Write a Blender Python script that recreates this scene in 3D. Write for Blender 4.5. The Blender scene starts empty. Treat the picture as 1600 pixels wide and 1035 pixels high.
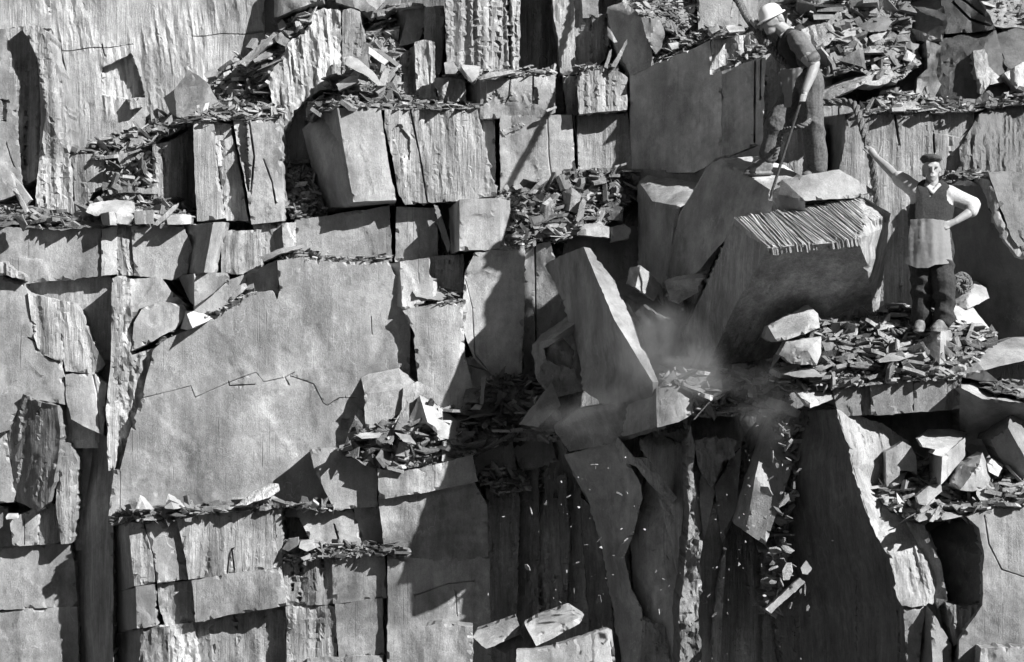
import bpy, bmesh, math, random
import numpy as np
from mathutils import Vector, Matrix, Quaternion
from mathutils.geometry import delaunay_2d_cdt

# ------------------------------------------------------------------ camera, sky, sun, exposure
SC = bpy.context.scene
COL = SC.collection
CAMD = 22.0                      # camera distance to the plane of the main face
PPM = 157.0                      # photograph pixels per metre on that plane
cam = bpy.data.cameras.new("camera"); camo = bpy.data.objects.new("camera", cam); COL.objects.link(camo)
camo.location = (0, -CAMD, 0); camo.rotation_euler = (math.radians(90), 0, 0)
cam.sensor_width = 36.0; cam.lens = 36.0 * CAMD / (1600 / PPM); cam.clip_end = 500
SC.camera = camo
SUN = Vector((0.655, -0.51, 0.556)).normalized()      # towards the sun
w = bpy.data.worlds.new("World"); SC.world = w; w.use_nodes = True
nt = w.node_tree; bg = nt.nodes["Background"]
sky = nt.nodes.new("ShaderNodeTexSky"); sky.sky_type = 'NISHITA'; sky.sun_disc = False
sky.sun_elevation = math.asin(SUN.z); sky.sun_rotation = math.atan2(SUN.x, SUN.y)
sky.air_density = .7; sky.dust_density = .2; sky.altitude = 400
bw = nt.nodes.new("ShaderNodeRGBToBW")               # a black-and-white photograph
nt.links.new(sky.outputs[0], bw.inputs[0]); nt.links.new(bw.outputs[0], bg.inputs[0]); bg.inputs[1].default_value = 0.05
sl = bpy.data.lights.new("sun", 'SUN'); sl.energy = 5.0; sl.angle = math.radians(0.5); sl.color = (1, 1, 1)
so = bpy.data.objects.new("sun", sl); COL.objects.link(so)
so.rotation_euler = SUN.to_track_quat('Z', 'Y').to_euler(); so.location = (8, -10, 12)
SC.view_settings.view_transform = 'Standard'; SC.view_settings.look = 'None'; SC.view_settings.gamma = 1
SC.view_settings.exposure = 0.95; SC.view_settings.use_curve_mapping = False
SC.cycles.max_bounces = 5; SC.cycles.diffuse_bounces = 2; SC.cycles.volume_bounces = 0
SC.cycles.volume_step_rate = 2.0; SC.cycles.volume_max_steps = 48
SC.cycles.use_adaptive_sampling = True; SC.cycles.adaptive_threshold = .025; SC.cycles.adaptive_min_samples = 12

# ------------------------------------------------------------------ helpers
def P(px, py, d):
    s = (CAMD + d) / CAMD
    return Vector(((px - 800) / PPM * s, d, (517.5 - py) / PPM * s))

def PN(a):                       # (n,3) px,py,d -> (n,3) metres
    s = (CAMD + a[:, 2]) / CAMD
    return np.stack([(a[:, 0] - 800) / PPM * s, a[:, 2], (517.5 - a[:, 1]) / PPM * s], 1)

def parse(s, d=0.0):
    o = []
    for t in s.split():
        v = [float(q) for q in t.split(',')]
        o.append((v[0], v[1], v[2] if len(v) > 2 else d))
    return o

def _h(ix, iy, seed):
    h = (ix.astype(np.int64) * 374761393 + iy.astype(np.int64) * 668265263 + (seed * 974634777 + 12345)) & 0xffffffff
    h = ((h ^ (h >> 13)) * 1274126177) & 0xffffffff
    h = ((h ^ (h >> 16)) * 2246822519) & 0xffffffff
    return (h & 0xffffff) / float(0xffffff)

def vn(x, y, seed=0):
    x = np.asarray(x, float); y = np.asarray(y, float) + 0 * x
    ix = np.floor(x); iy = np.floor(y); fx = x - ix; fy = y - iy
    fx = fx * fx * (3 - 2 * fx); fy = fy * fy * (3 - 2 * fy)
    a = _h(ix, iy, seed); b = _h(ix + 1, iy, seed); c = _h(ix, iy + 1, seed); e = _h(ix + 1, iy + 1, seed)
    return (a * (1 - fx) + b * fx) * (1 - fy) + (c * (1 - fx) + e * fx) * fy - 0.5

def fbm(x, y, seed=0, o=3):
    r = 0; a = 1
    for k in range(o):
        r = r + a * vn(np.asarray(x) * 2 ** k + 17.3 * k, np.asarray(y) * 2 ** k, seed + k * 7); a *= .5
    return r

def inpoly(X, Y, poly):
    c = np.zeros(len(X), bool); n = len(poly); j = n - 1
    for i in range(n):
        xi, yi = poly[i][:2]; xj, yj = poly[j][:2]
        if yi != yj:
            c ^= ((yi > Y) != (yj > Y)) & (X < (xj - xi) * (Y - yi) / (yj - yi) + xi)
        j = i
    return c

def pdist(X, Y, line, closed=False):
    m = np.full(len(X), 1e9); n = len(line)
    for i in range(n if closed else n - 1):
        x0, y0 = line[i][:2]; x1, y1 = line[(i + 1) % n][:2]
        dx, dy = x1 - x0, y1 - y0; L = dx * dx + dy * dy + 1e-9
        t = np.clip(((X - x0) * dx + (Y - y0) * dy) / L, 0, 1)
        m = np.minimum(m, np.hypot(X - x0 - t * dx, Y - y0 - t * dy))
    return m

def resamp(line, res, jag, rng, closed):
    out = []; n = len(line)
    for i in range(n if closed else n - 1):
        a = line[i]; b = line[(i + 1) % n]
        L = math.hypot(b[0] - a[0], b[1] - a[1]); k = max(1, int(L / res))
        nx, ny = ((a[1] - b[1]) / L, (b[0] - a[0]) / L) if L > 0 else (0, 0)
        out.append((a[0], a[1]))
        run = 0
        for q in range(1, k):
            t = q / k; run = .75 * run + rng.gauss(0, 1) * .5
            f = min(1, 4 * t * (1 - t) * 1.5) * jag * run + (rng.uniform(-2.2, 2.2) * jag if rng.random() < .06 else 0)
            out.append((a[0] + (b[0] - a[0]) * t + nx * f, a[1] + (b[1] - a[1]) * t + ny * f))
    if not closed: out.append(tuple(line[-1][:2]))
    return out

def steps(x, n, sharp=.25):
    y = x * n; f = np.floor(y); r = y - f
    return (f + np.clip((r - .5) / sharp + .5, 0, 1)) / n

def relief(st, u, v, seed, px, py):
    wv = u + 7 * fbm(v / 130, u / 160, seed + 3, 2)
    if st == 'smooth':
        return .022 * fbm(u / 120, v / 150, seed) + .003 * fbm(u / 8, v / 50, seed + 1) + .030 * steps(fbm(u / 95, v / 150, seed + 9, 3), 2.5, .06)
    if st == 'stri':
        fis = np.clip(1 - np.abs(vn(wv / 14, v / 500, seed + 8)) / .05, 0, 1) * np.clip(vn(wv / 40, v / 70, seed + 11) * 5 - .5, 0, 1)
        return .036 * steps(fbm(wv / 15, v / 320, seed), 6, .12) + .010 * vn(wv / 4.5, v / 170, seed + 1) + .025 * fbm(u / 70, v / 70, seed + 2) + .022 * steps(vn(wv / 9, v / 60, seed + 4), 2, .10) - .06 * fis
    if st == 'flute':
        fis = np.clip(1 - np.abs(vn(wv / 15, v / 700, seed + 8)) / .08, 0, 1) * np.clip(vn(wv / 50, v / 150, seed + 11) * 4 + .3, 0, 1)
        return .10 * steps(fbm(wv / 20, v / 600, seed), 6, .15) + .022 * vn(wv / 5, v / 260, seed + 1) + .012 * steps(fbm(u / 9, v / 60, seed + 2), 5, .15) - .10 * fis
    if st == 'rough':
        r1 = 1 - 4 * np.abs(vn(wv / 8, v / 95, seed + 1)); r2 = 1 - 4 * np.abs(vn(wv / 3.6, v / 40, seed + 2))
        msk = np.clip(fbm(u / 90, v / 90, seed + 21) * 2.2 + .6, .1, 1)
        return .05 * fbm(wv / 70, v / 130, seed) + msk * (.016 * r1 + .009 * r2 + .035 * steps(fbm(wv / 12, v / 42, seed + 5), 6, .12) + .008 * vn(u / 3, v / 6, seed + 6))
    if st == 'hack':
        return .085 * steps(fbm(wv / 15, v / 30, seed), 6, .15) + .03 * steps(vn(wv / 6, v / 14, seed + 2), 3, .2) + .012 * vn(u / 4, v / 6, seed + 3)
    if st == 'flake':
        return .055 * steps(fbm(u / 60, v / 80, seed), 5, .15) + .02 * steps(fbm(u / 22, v / 40, seed + 4), 4, .2) + .006 * fbm(u / 7, v / 12, seed + 1)
    if st == 'cloth':
        return .026 * fbm(u / 9, v / 90, seed) + .012 * (1 - 4 * np.abs(vn(u / 60 + v / 40, v / 11 + u / 30, seed + 1)))
    if st == 'stack':            # thin leaves standing on edge
        return .06 * steps(vn(u / 5, v / 400, seed), 6, .5) + .03 * vn(u / 2.7, v / 120, seed + 1)
    return 0 * u

_seed = [100]
def shd(s, dd): return ' '.join('%g,%g,%g' % (p[0], p[1], p[2] + dd) for p in parse(s))
def rng_(): _seed[0] += 1; return random.Random(_seed[0]), _seed[0]

def rockmesh(name, pts, d=0.0, st='smooth', t=0.5, cr=(), pl=(), ck=(), a=1.0, ang=0.0, res=None, jag=.7, seed=None):
    rng, sd = rng_()
    if seed is not None: rng = random.Random(seed); sd = seed
    out = parse(pts, d) if isinstance(pts, str) else pts
    crs = [parse(c, d) for c in cr]
    # control triangulation carries the depth
    cp = list(out); ce = [(i, (i + 1) % len(out)) for i in range(len(out))]
    for c in crs:
        b = len(cp); cp += c; ce += [(b + i, b + i + 1) for i in range(len(c) - 1)]
    r = delaunay_2d_cdt([Vector(p[:2]) for p in cp], ce, [], 1, 1e-3)
    cv = np.array([tuple(q) for q in r[0]]); A = np.array(cp)
    cd = np.array([A[r[3][i][0], 2] if r[3][i] else A[np.argmin(np.hypot(A[:, 0] - q[0], A[:, 1] - q[1])), 2] for i, q in enumerate(cv)])
    ctri = [f for f in r[2]]
    xs = A[:len(out), 0]; ys = A[:len(out), 1]
    x0, x1, y0, y1 = xs.min(), xs.max(), ys.min(), ys.max()
    small = math.sqrt((x1 - x0) * (y1 - y0))
    jag = min(jag, small / 70) if st != 'cloth' else jag
    if res is None: res = 4.6 if small > 60 else max(2.5, small / 14)
    ru, rv = (max(2.0, res * .5), res * 1.7) if st in ('stri', 'flute', 'stack') else ((res * .7, res * .95) if st in ('rough', 'hack') else (res, res))
    ol = resamp(out, res * 1.0, jag, rng, True)
    V = list(ol); E = [(i, (i + 1) % len(ol)) for i in range(len(ol))]
    for c in crs:
        l = resamp(c, res, jag * .5, rng, False); b = len(V); V += l; E += [(b + i, b + i + 1) for i in range(len(l) - 1)]
    ca, sa = math.cos(math.radians(ang)), math.sin(math.radians(ang))
    cx, cy = (x0 + x1) / 2, (y0 + y1) / 2; R = math.hypot(x1 - x0, y1 - y0) / 2 + 5
    gu, gv = np.meshgrid(np.arange(-R, R, ru), np.arange(-R, R, rv)); gu = gu.ravel(); gv = gv.ravel()
    g = np.random.RandomState(sd % 100000)
    gu = gu + g.uniform(-.3, .3, len(gu)) * ru; gv = gv + g.uniform(-.3, .3, len(gv)) * rv
    X = cx + gu * ca - gv * sa; Y = cy + gu * sa + gv * ca
    k = (X > x0) & (X < x1) & (Y > y0) & (Y < y1); X, Y = X[k], Y[k]
    k = inpoly(X, Y, out) & (pdist(X, Y, out, True) > .55 * min(ru, rv))
    for c in crs: k &= pdist(X, Y, c) > .5 * min(ru, rv)
    pls = [(parse(q[0]), q[1]) for q in pl]; cks = [(parse(q[0]), q[1], q[2]) for q in ck]
    for q in pls: k &= pdist(X, Y, q[0], True) > 1.6
    for q in cks: k &= pdist(X, Y, q[0]) > q[1] * 1.4
    V += list(zip(X[k], Y[k]))
    ext = []
    for q, dh in pls:
        l = resamp(q, 3, .8, rng, True)
        cxq = sum(p[0] for p in l) / len(l); cyq = sum(p[1] for p in l) / len(l)
        for p in l:
            vx, vy = p[0] - cxq, p[1] - cyq; L = math.hypot(vx, vy) + 1e-6
            for o in (-.9, .9): ext.append((p[0] + vx / L * o, p[1] + vy / L * o))
    for q, wd, dp in cks:
        l = resamp(q, 2.2, .25, rng, False)
        for i, p in enumerate(l):
            n = l[min(i + 1, len(l) - 1)]; m = l[max(i - 1, 0)]
            tx, ty = n[0] - m[0], n[1] - m[1]; L = math.hypot(tx, ty) + 1e-6
            for o in (-wd, 0, wd): ext.append((p[0] - ty / L * o, p[1] + tx / L * o))
    if ext:
        ex = np.array(ext); kk = inpoly(ex[:, 0], ex[:, 1], out) & (pdist(ex[:, 0], ex[:, 1], out, True) > .8)
        V += [tuple(q) for q in ex[kk]]
    r = delaunay_2d_cdt([Vector((float(p[0]), float(p[1]))) for p in V], E, [], 1, 1e-4)
    fv = np.array([tuple(q) for q in r[0]]); T = np.array([f for f in r[2] if len(f) == 3], int)
    X, Y = fv[:, 0], fv[:, 1]
    D = np.zeros(len(X)); best = np.full(len(X), -1e9)
    for f in ctri:
        p = cv[list(f)]; det = (p[1, 1] - p[2, 1]) * (p[0, 0] - p[2, 0]) + (p[2, 0] - p[1, 0]) * (p[0, 1] - p[2, 1])
        if abs(det) < 1e-6: continue
        b0 = ((p[1, 1] - p[2, 1]) * (X - p[2, 0]) + (p[2, 0] - p[1, 0]) * (Y - p[2, 1])) / det
        b1 = ((p[2, 1] - p[0, 1]) * (X - p[2, 0]) + (p[0, 0] - p[2, 0]) * (Y - p[2, 1])) / det
        b2 = 1 - b0 - b1; mn = np.minimum(np.minimum(b0, b1), b2)
        k = mn > best; best[k] = mn[k]
        D[k] = np.clip(b0[k] * cd[f[0]] + b1[k] * cd[f[1]] + b2[k] * cd[f[2]], cd.min() - .1, cd.max() + .1)
    u = (X - cx) * ca + (Y - cy) * sa + sd * 37.1; v = -(X - cx) * sa + (Y - cy) * ca + sd * 91.7
    h = a * relief(st, u, v, sd, X, Y)
    for q, dh in pls: h = h + np.where(inpoly(X, Y, q), dh, 0)
    for q, wd, dp in cks:
        h = h - dp * np.clip(1.15 - pdist(X, Y, q) / (wd * .85), 0, 1) * (.35 + 1.3 * np.clip(vn(X / 17, Y / 17, sd + 60) + .5, 0, 1))
    if st not in ('cloth', 'flat'):      # worn, chipped arrises
        ew = min(3.0, small / 14); e_ = np.clip(1 - pdist(X, Y, out, True) / ew, 0, 1)
        for c in crs: e_ = np.maximum(e_, .5 * np.clip(1 - pdist(X, Y, c) / (ew * .7), 0, 1))
        h = h - e_ * min(.045, t * .15, small / 1200) * np.clip(vn(X / 11, Y / 11, sd + 40) * 5 - .9, 0, 1)
    pix = np.stack([X, Y, D - h], 1)
    W = PN(pix)
    # orientation: towards the camera
    n0 = np.cross(W[T[:, 1]] - W[T[:, 0]], W[T[:, 2]] - W[T[:, 0]])
    if n0[:, 1].sum() > 0: T = T[:, ::-1]
    ed = {}
    for f in T:
        for i in range(3):
            e = (int(f[i]), int(f[(i + 1) % 3]))
            if (e[1], e[0]) in ed: del ed[(e[1], e[0])]
            else: ed[e] = 1
    be = list(ed); bi = sorted({i for e in be for i in e}); mp = {i: k for k, i in enumerate(bi)}
    nb = len(bi); n = len(W); Bp = W[bi]; C = Bp.mean(0)
    rings = []
    for fr in (.35, 1.0):
        q = Bp.copy(); q[:, 1] = Bp[:, 1] * (1 - .3 * fr) + .3 * fr * Bp[:, 1].mean() + t * fr
        q[:, 0] += (C[0] - q[:, 0]) * .02 * fr + g.normal(0, .010 if t > .2 else .004, nb) * (fr < 1)
        q[:, 2] += (C[2] - q[:, 2]) * .02 * fr + g.normal(0, .008 if t > .2 else .003, nb) * (fr < 1)
        rings.append(q)
    VV = np.concatenate([W] + rings); F = [tuple(int(q) for q in f) for f in T]
    for a_, b_ in be:
        i, j = mp[a_], mp[b_]
        F.append((b_, a_, n + i, n + j)); F.append((n + j, n + i, n + nb + i, n + nb + j))
    # close the back as a fan
    VV = np.concatenate([VV, [rings[1].mean(0)]]); c_ = len(VV) - 1
    for a_, b_ in be: F.append((n + nb + mp[b_], n + nb + mp[a_], c_))
    return VV, F

def mkobj(name, VV, F, mat, parent=None, origin=None, smooth=30):
    VV = np.asarray(VV, float)
    if origin is None: origin = Vector(((VV[:, 0].min() + VV[:, 0].max()) / 2, (VV[:, 1].min() + VV[:, 1].max()) / 2, VV[:, 2].min()))
    me = bpy.data.meshes.new(name)
    me.from_pydata((VV - np.array(origin)).tolist(), [], F)
    if smooth:
        me.polygons.foreach_set("use_smooth", [True] * len(me.polygons))
        me.set_sharp_from_angle(angle=math.radians(smooth))
    me.materials.append(mat)
    o = bpy.data.objects.new(name, me); COL.objects.link(o)
    if parent is not None:
        o.parent = parent; o.location = Vector(origin) - parent.matrix_basis.translation
    else: o.location = origin
    return o

def tag(o, label=None, cat=None, group=None, kind=None):
    if label: o["label"] = label
    if cat: o["category"] = cat
    if group: o["group"] = group
    if kind or cat: o["kind"] = kind or "thing"
    return o

def empty(name, loc):
    o = bpy.data.objects.new(name, None); o.location = loc; o.empty_display_size = .1; COL.objects.link(o); return o

# ------------------------------------------------------------------ materials
def nodes(name):
    m = bpy.data.materials.new(name); m.use_nodes = True; t = m.node_tree
    return m, t, t.nodes["Principled BSDF"]

_mc = {}
def slate(ang=0, tone=.25, grain=1.0, var=.42, rough=.6, lines=.5):
    """Slate: mottled grey, faint streaks along the cleavage (ANG degrees from the vertical), fine relief."""
    key = (round(ang / 10) * 10, tone, grain, var, rough, lines)
    if key in _mc: return _mc[key]
    m, t, b = nodes("slate"); N = t.nodes; L = t.links
    tc = N.new("ShaderNodeTexCoord"); oi = N.new("ShaderNodeObjectInfo")
    ad = N.new("ShaderNodeVectorMath"); ad.operation = 'MULTIPLY_ADD'
    L.new(oi.outputs["Random"], ad.inputs[0]); ad.inputs[1].default_value = (13, 7, 19); L.new(tc.outputs["Object"], ad.inputs[2])
    def mapn(s):
        mp = N.new("ShaderNodeMapping"); mp.inputs["Rotation"].default_value = (0, math.radians(key[0]), 0); mp.inputs["Scale"].default_value = s
        L.new(ad.outputs[0], mp.inputs[0]); return mp.outputs[0]
    def mapr(s):                 # turned off the axes, so that the grain does not line up with the face
        mp = N.new("ShaderNodeMapping"); mp.inputs["Rotation"].default_value = (.6, .5, .9); mp.inputs["Scale"].default_value = s
        L.new(ad.outputs[0], mp.inputs[0]); return mp.outputs[0]
    def noise(vec, sc, det=4, ro=.55):
        n = N.new("ShaderNodeTexNoise"); n.inputs["Scale"].default_value = sc; n.inputs["Detail"].default_value = det; n.inputs["Roughness"].default_value = ro
        L.new(vec, n.inputs["Vector"]); return n.outputs["Fac"]
    def math_(op, a, c=None, d=None):
        q = N.new("ShaderNodeMath"); q.operation = op
        for i, x in enumerate((a, c, d)):
            if x is None: continue
            if isinstance(x, (int, float)): q.inputs[i].default_value = x
            else: L.new(x, q.inputs[i])
        return q.outputs[0]
    def ramp(x, lo, hi, a=0., c=1.):
        q = N.new("ShaderNodeMapRange"); q.inputs[1].default_value = lo; q.inputs[2].default_value = hi; q.inputs[3].default_value = a; q.inputs[4].default_value = c
        L.new(x, q.inputs[0]); return q.outputs[0]
    big = noise(mapr((1.0, 1, .7)), 1.1, 6, .62)
    stain = noise(mapn((3.2, 3.2, .55)), 1.0, 6, .66)
    streak = noise(mapn((16, 16, 1.1)), 1.0, 5, .62)
    fine = noise(mapn((60, 60, 5)), 1.0, 3, .6)
    gr = noise(mapr((1, 1, 1)), 80, 3, .8)
    cloud = noise(mapr((1, 1, 1)), 6, 7, .74)
    hair = ramp(noise(mapn((42, 42, .7)), 1.0, 2, .5), .30, .36, 1, 0)
    hair = math_('MULTIPLY', hair, ramp(noise(mapn((2, 2, 1)), 1.4, 2), .52, .66))
    wav = N.new("ShaderNodeTexWave"); wav.wave_type = 'RINGS'; wav.inputs["Scale"].default_value = 5.5; wav.inputs["Distortion"].default_value = 7; wav.inputs["Detail"].default_value = 4; wav.inputs["Detail Scale"].default_value = .7
    L.new(mapn((1, 1, .6)), wav.inputs["Vector"])
    arc = math_('MULTIPLY', wav.outputs["Fac"], ramp(noise(mapn((1, 1, 1)), 1.7, 3), .50, .64))
    # thin pale scratches and veins
    vn_ = noise(mapn((2.2, 2.2, 1.1)), 1.3, 4, .55)
    vein = ramp(math_('ABSOLUTE', math_('SUBTRACT', vn_, .5)), 0, .007, 1, 0)
    vein = math_('MULTIPLY', vein, ramp(noise(mapn((1, 1, 1)), 2.3, 2), .50, .62))
    dust = ramp(noise(mapr((1, 1, .8)), 2.6, 7, .72), .54, .64)
    blot = ramp(noise(mapr((1.5, 1.5, .8)), 1.5, 6, .66), .36, .46, .68, 1)
    f = math_('MULTIPLY', ramp(big, .32, .68, 1 - var, 1 + var), ramp(streak, .3, .7, 1 - .24 * lines, 1 + .22 * lines))
    f = math_('MULTIPLY', f, ramp(stain, .3, .7, .66, 1.22))
    f = math_('MULTIPLY', f, ramp(fine, .25, .75, 1 - .2 * grain * lines, 1 + .2 * grain * lines))
    f = math_('MULTIPLY', f, ramp(gr, .25, .75, 1 - .22 * grain, 1 + .22 * grain))
    f = math_('MULTIPLY', f, ramp(cloud, .3, .75, .78, 1.25))
    f = math_('MULTIPLY', f, ramp(oi.outputs["Random"], 0, 1, .80, 1.16))
    f = math_('MULTIPLY_ADD', vein, .35, math_('MULTIPLY_ADD', dust, .26, math_('MULTIPLY', f, blot)))
    f = math_('MULTIPLY', f, ramp(hair, 0, 1, 1, .72))
    f = math_('MULTIPLY', f, ramp(arc, 0, 1, .99, 1.08))
    val = math_('MULTIPLY', f, tone)
    cb = N.new("ShaderNodeCombineColor")
    for i in range(3): L.new(val, cb.inputs[i])
    L.new(cb.outputs[0], b.inputs["Base Color"])
    L.new(ramp(cloud, .3, .7, rough - .12, rough + .14), b.inputs["Roughness"])
    b.inputs["Specular IOR Level"].default_value = .35
    hh = math_('MULTIPLY_ADD', streak, .9 * lines, math_('MULTIPLY_ADD', fine, .35 * grain * lines, math_('MULTIPLY', cloud, .8)))
    hh = math_('MULTIPLY_ADD', gr, .05 * grain, hh)
    hh = math_('MULTIPLY_ADD', hair, -.18, hh)
    bp = N.new("ShaderNodeBump"); bp.inputs["Strength"].default_value = .9; bp.inputs["Distance"].default_value = .02
    L.new(hh, bp.inputs["Height"]); L.new(bp.outputs[0], b.inputs["Normal"])
    _mc[key] = m; return m

def plain(name, v, rough=.8, noise=.2, scale=40, spec=.3, bump=.3):
    m, t, b = nodes(name); N = t.nodes; L = t.links
    tc = N.new("ShaderNodeTexCoord"); n = N.new("ShaderNodeTexNoise"); n.inputs["Scale"].default_value = scale; n.inputs["Detail"].default_value = 5
    L.new(tc.outputs["Object"], n.inputs["Vector"])
    q = N.new("ShaderNodeMapRange"); q.inputs[1].default_value = .3; q.inputs[2].default_value = .7; q.inputs[3].default_value = v * (1 - noise); q.inputs[4].default_value = v * (1 + noise)
    L.new(n.outputs["Fac"], q.inputs[0]); cb = N.new("ShaderNodeCombineColor")
    for i in range(3): L.new(q.outputs[0], cb.inputs[i])
    L.new(cb.outputs[0], b.inputs["Base Color"]); b.inputs["Roughness"].default_value = rough; b.inputs["Specular IOR Level"].default_value = spec
    bp = N.new("ShaderNodeBump"); bp.inputs["Strength"].default_value = bump; bp.inputs["Distance"].default_value = .01
    L.new(n.outputs["Fac"], bp.inputs["Height"]); L.new(bp.outputs[0], b.inputs["Normal"])
    return m

MATK = {'smooth': dict(grain=.8, lines=.22), 'stri': dict(grain=1.0, lines=1.2), 'flute': dict(grain=1.0, lines=1.2), 'rough': dict(grain=1.1, lines=.8),
        'hack': dict(grain=1.1, lines=.7), 'flake': dict(grain=.9, lines=.4), 'stack': dict(grain=1.2, lines=1.4), 'flat': dict(grain=.8, lines=.3)}
def smat(st, ang, tone): return slate(ang=ang, tone=tone, **MATK[st])

CLIFF = None
def grow(pts, e):
    n = len(pts); A = sum(pts[i][0] * pts[(i + 1) % n][1] - pts[(i + 1) % n][0] * pts[i][1] for i in range(n)); sg = 1 if A > 0 else -1; o = []
    for i in range(n):
        p, a, b = pts[i], pts[i - 1], pts[(i + 1) % n]
        def nn(q, r):
            L = math.hypot(r[0] - q[0], r[1] - q[1]) + 1e-6; return ((r[1] - q[1]) / L * sg, -(r[0] - q[0]) / L * sg)
        n1, n2 = nn(a, p), nn(p, b); x, y = n1[0] + n2[0], n1[1] + n2[1]; L = math.hypot(x, y) + 1e-6
        o.append((p[0] + x / L * e, p[1] + y / L * e, p[2]))
    return o

def rk(name, pts, d=0.0, st='smooth', tone=.25, **k):
    """a piece of the standing rock: a child of the quarry face"""
    if not k.get("cr"): pts = grow(parse(pts, d), .9)
    VV, F = rockmesh(name, pts, d, st, **k)
    return mkobj(name, VV, F, smat(st, k.get('ang', 0), tone), CLIFF, smooth=14 if st in ('rough', 'hack') else 20)

def th(name, label, pts, d=0.0, st='smooth', cat='rock', group=None, tone=.26, **k):
    """a loose block: a thing of its own"""
    VV, F = rockmesh(name, pts, d, st, **k)
    return tag(mkobj(name, VV, F, smat(st, k.get('ang', 0), tone), smooth=18), label, cat, group)

# ------------------------------------------------------------------ the quarry face: backing mass
def backing():
    global CLIFF
    ctl = np.array(parse("-150,-150,2.2 430,-150,2.2 0,300,1.6 250,100,2.0 430,250,1.2 600,60,1.7 900,60,1.6 1000,0,1.5 1100,-150,1.6 1750,-150,1.6 700,300,.9 950,250,1.0 "
        "1050,250,.8 1200,150,.2 1500,120,.3 1700,200,-.2 1500,300,-.6 0,600,.8 -150,800,.9 0,1035,.9 150,800,.9 400,600,.6 650,600,.6 900,500,.6 900,800,.6 1000,900,.3 1100,800,-.6 "
        "1200,600,-.9 1500,600,-1.3 1750,700,-1.6 1450,800,-1.9 1600,1000,-2 1200,1000,-.6 600,950,.5 800,1000,.5 1000,400,.5 1100,400,-.3 1250,450,-.8 1400,400,-.8"))
    xs = np.arange(-200, 1801, 14.); ys = np.arange(-180, 1201, 14.)
    X, Y = np.meshgrid(xs, ys); X = X.ravel(); Y = Y.ravel()
    wsum = 0; D = 0
    for c in ctl:
        q = 1 / ((X - c[0]) ** 2 + (Y - c[1]) ** 2 + 900) ** 1.6; wsum = wsum + q; D = D + q * c[2]
    D = D / wsum + .12 - .35 * relief('rough', X, Y, 5, X, Y) - .1 * relief('flute', X, Y, 6, X, Y)
    nx, ny = len(xs), len(ys)
    F = [(j * nx + i, (j + 1) * nx + i, (j + 1) * nx + i + 1, j * nx + i + 1) for j in range(ny - 1) for i in range(nx - 1)]
    W = PN(np.stack([X, Y, D], 1)); n = len(W)
    # a thick mass: sides and back
    B = W.copy(); B[:, 1] = 4.0
    ring = [i for i in range(nx)] + [j * nx + nx - 1 for j in range(1, ny)] + [(ny - 1) * nx + i for i in range(nx - 2, -1, -1)] + [j * nx for j in range(ny - 2, 0, -1)]
    V2 = np.concatenate([W, B[ring]])
    m = len(ring)
    for k in range(m): F.append((ring[k], ring[(k + 1) % m], n + (k + 1) % m, n + k))
    F.append(tuple(n + k for k in range(m)))
    CLIFF = mkobj("quarry_face", V2, F, slate(tone=.2, grain=1.2, lines=1.0), origin=Vector((0, 0, 0)))
    tag(CLIFF, "stepped slate quarry face of jointed grey rock beds filling the whole view", None, None, "structure")
backing()

# unseen quarry floor added below for bounced light, deep and dark to limit it
me = bpy.data.meshes.new("bounce_floor"); me.from_pydata([(-60, -60, -14), (60, -60, -14), (60, 5, -14), (-60, 5, -14)], [], [(0, 1, 2, 3)])
me.materials.append(slate(tone=.12)); fl = bpy.data.objects.new("bounce_floor", me); COL.objects.link(fl); tag(fl, "unseen slate floor added below the face for bounced light", None, None, "structure")

def sky_blocker():
    # unseen slate terraces added behind the camera to hold back low sky light
    prof = [(-30, -14), (-33, -6), (-36, -6), (-38, 2), (-41, 2), (-43, 7), (-46, 7), (-48, 7.5), (-54, 8), (-60, 8)]
    rng = random.Random(4); xs = [-60 + 4 * i for i in range(31)]; V = []; F = []
    for x in xs:
        for y, z in prof: V.append((x + rng.uniform(-.8, .8), y + rng.uniform(-.9, .9) + .004 * x * x * .6, z + rng.uniform(-.3, .3)))
    m = len(prof)
    for i in range(len(xs) - 1):
        for j in range(m - 1): F.append((i * m + j, i * m + j + 1, (i + 1) * m + j + 1, (i + 1) * m + j))
    o = mkobj("sky_blocking_side", np.array(V), F, slate(tone=.18), smooth=0)
    tag(o, "unseen terraced pit side added behind the viewer to cut sky light", None, None, "structure")
sky_blocker()

# ---- upper left back wall
rk("rock_wall", "-90,-90 411,-90 412,60 415,140 330,215 230,260 100,300 -90,240", 1.5, 'rough', .275, t=.6, a=.6, ang=-8,
   ck=[("80,84 95,80 110,80 140,75 170,75 205,70", 1.1, .025), ("300,57 320,57 345,53 380,54 411,50", 1.1, .025), ("95,80 102,110 104,130", 1.6, .04), ("160,72 163,85", 1.5, .04)],
   pl=[("160,106 196,90 205,84 222,130 226,152 200,155 160,148", -.12), ("-90,-90 75,-90 80,45 -90,48", .05), ("200,155 218,152 222,168 203,172", .12)])
rk("rock_wall", "412,-90 470,-90 470,40 440,60 428,70 413,60", 1.55, 'smooth', .24, t=.6)
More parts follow.
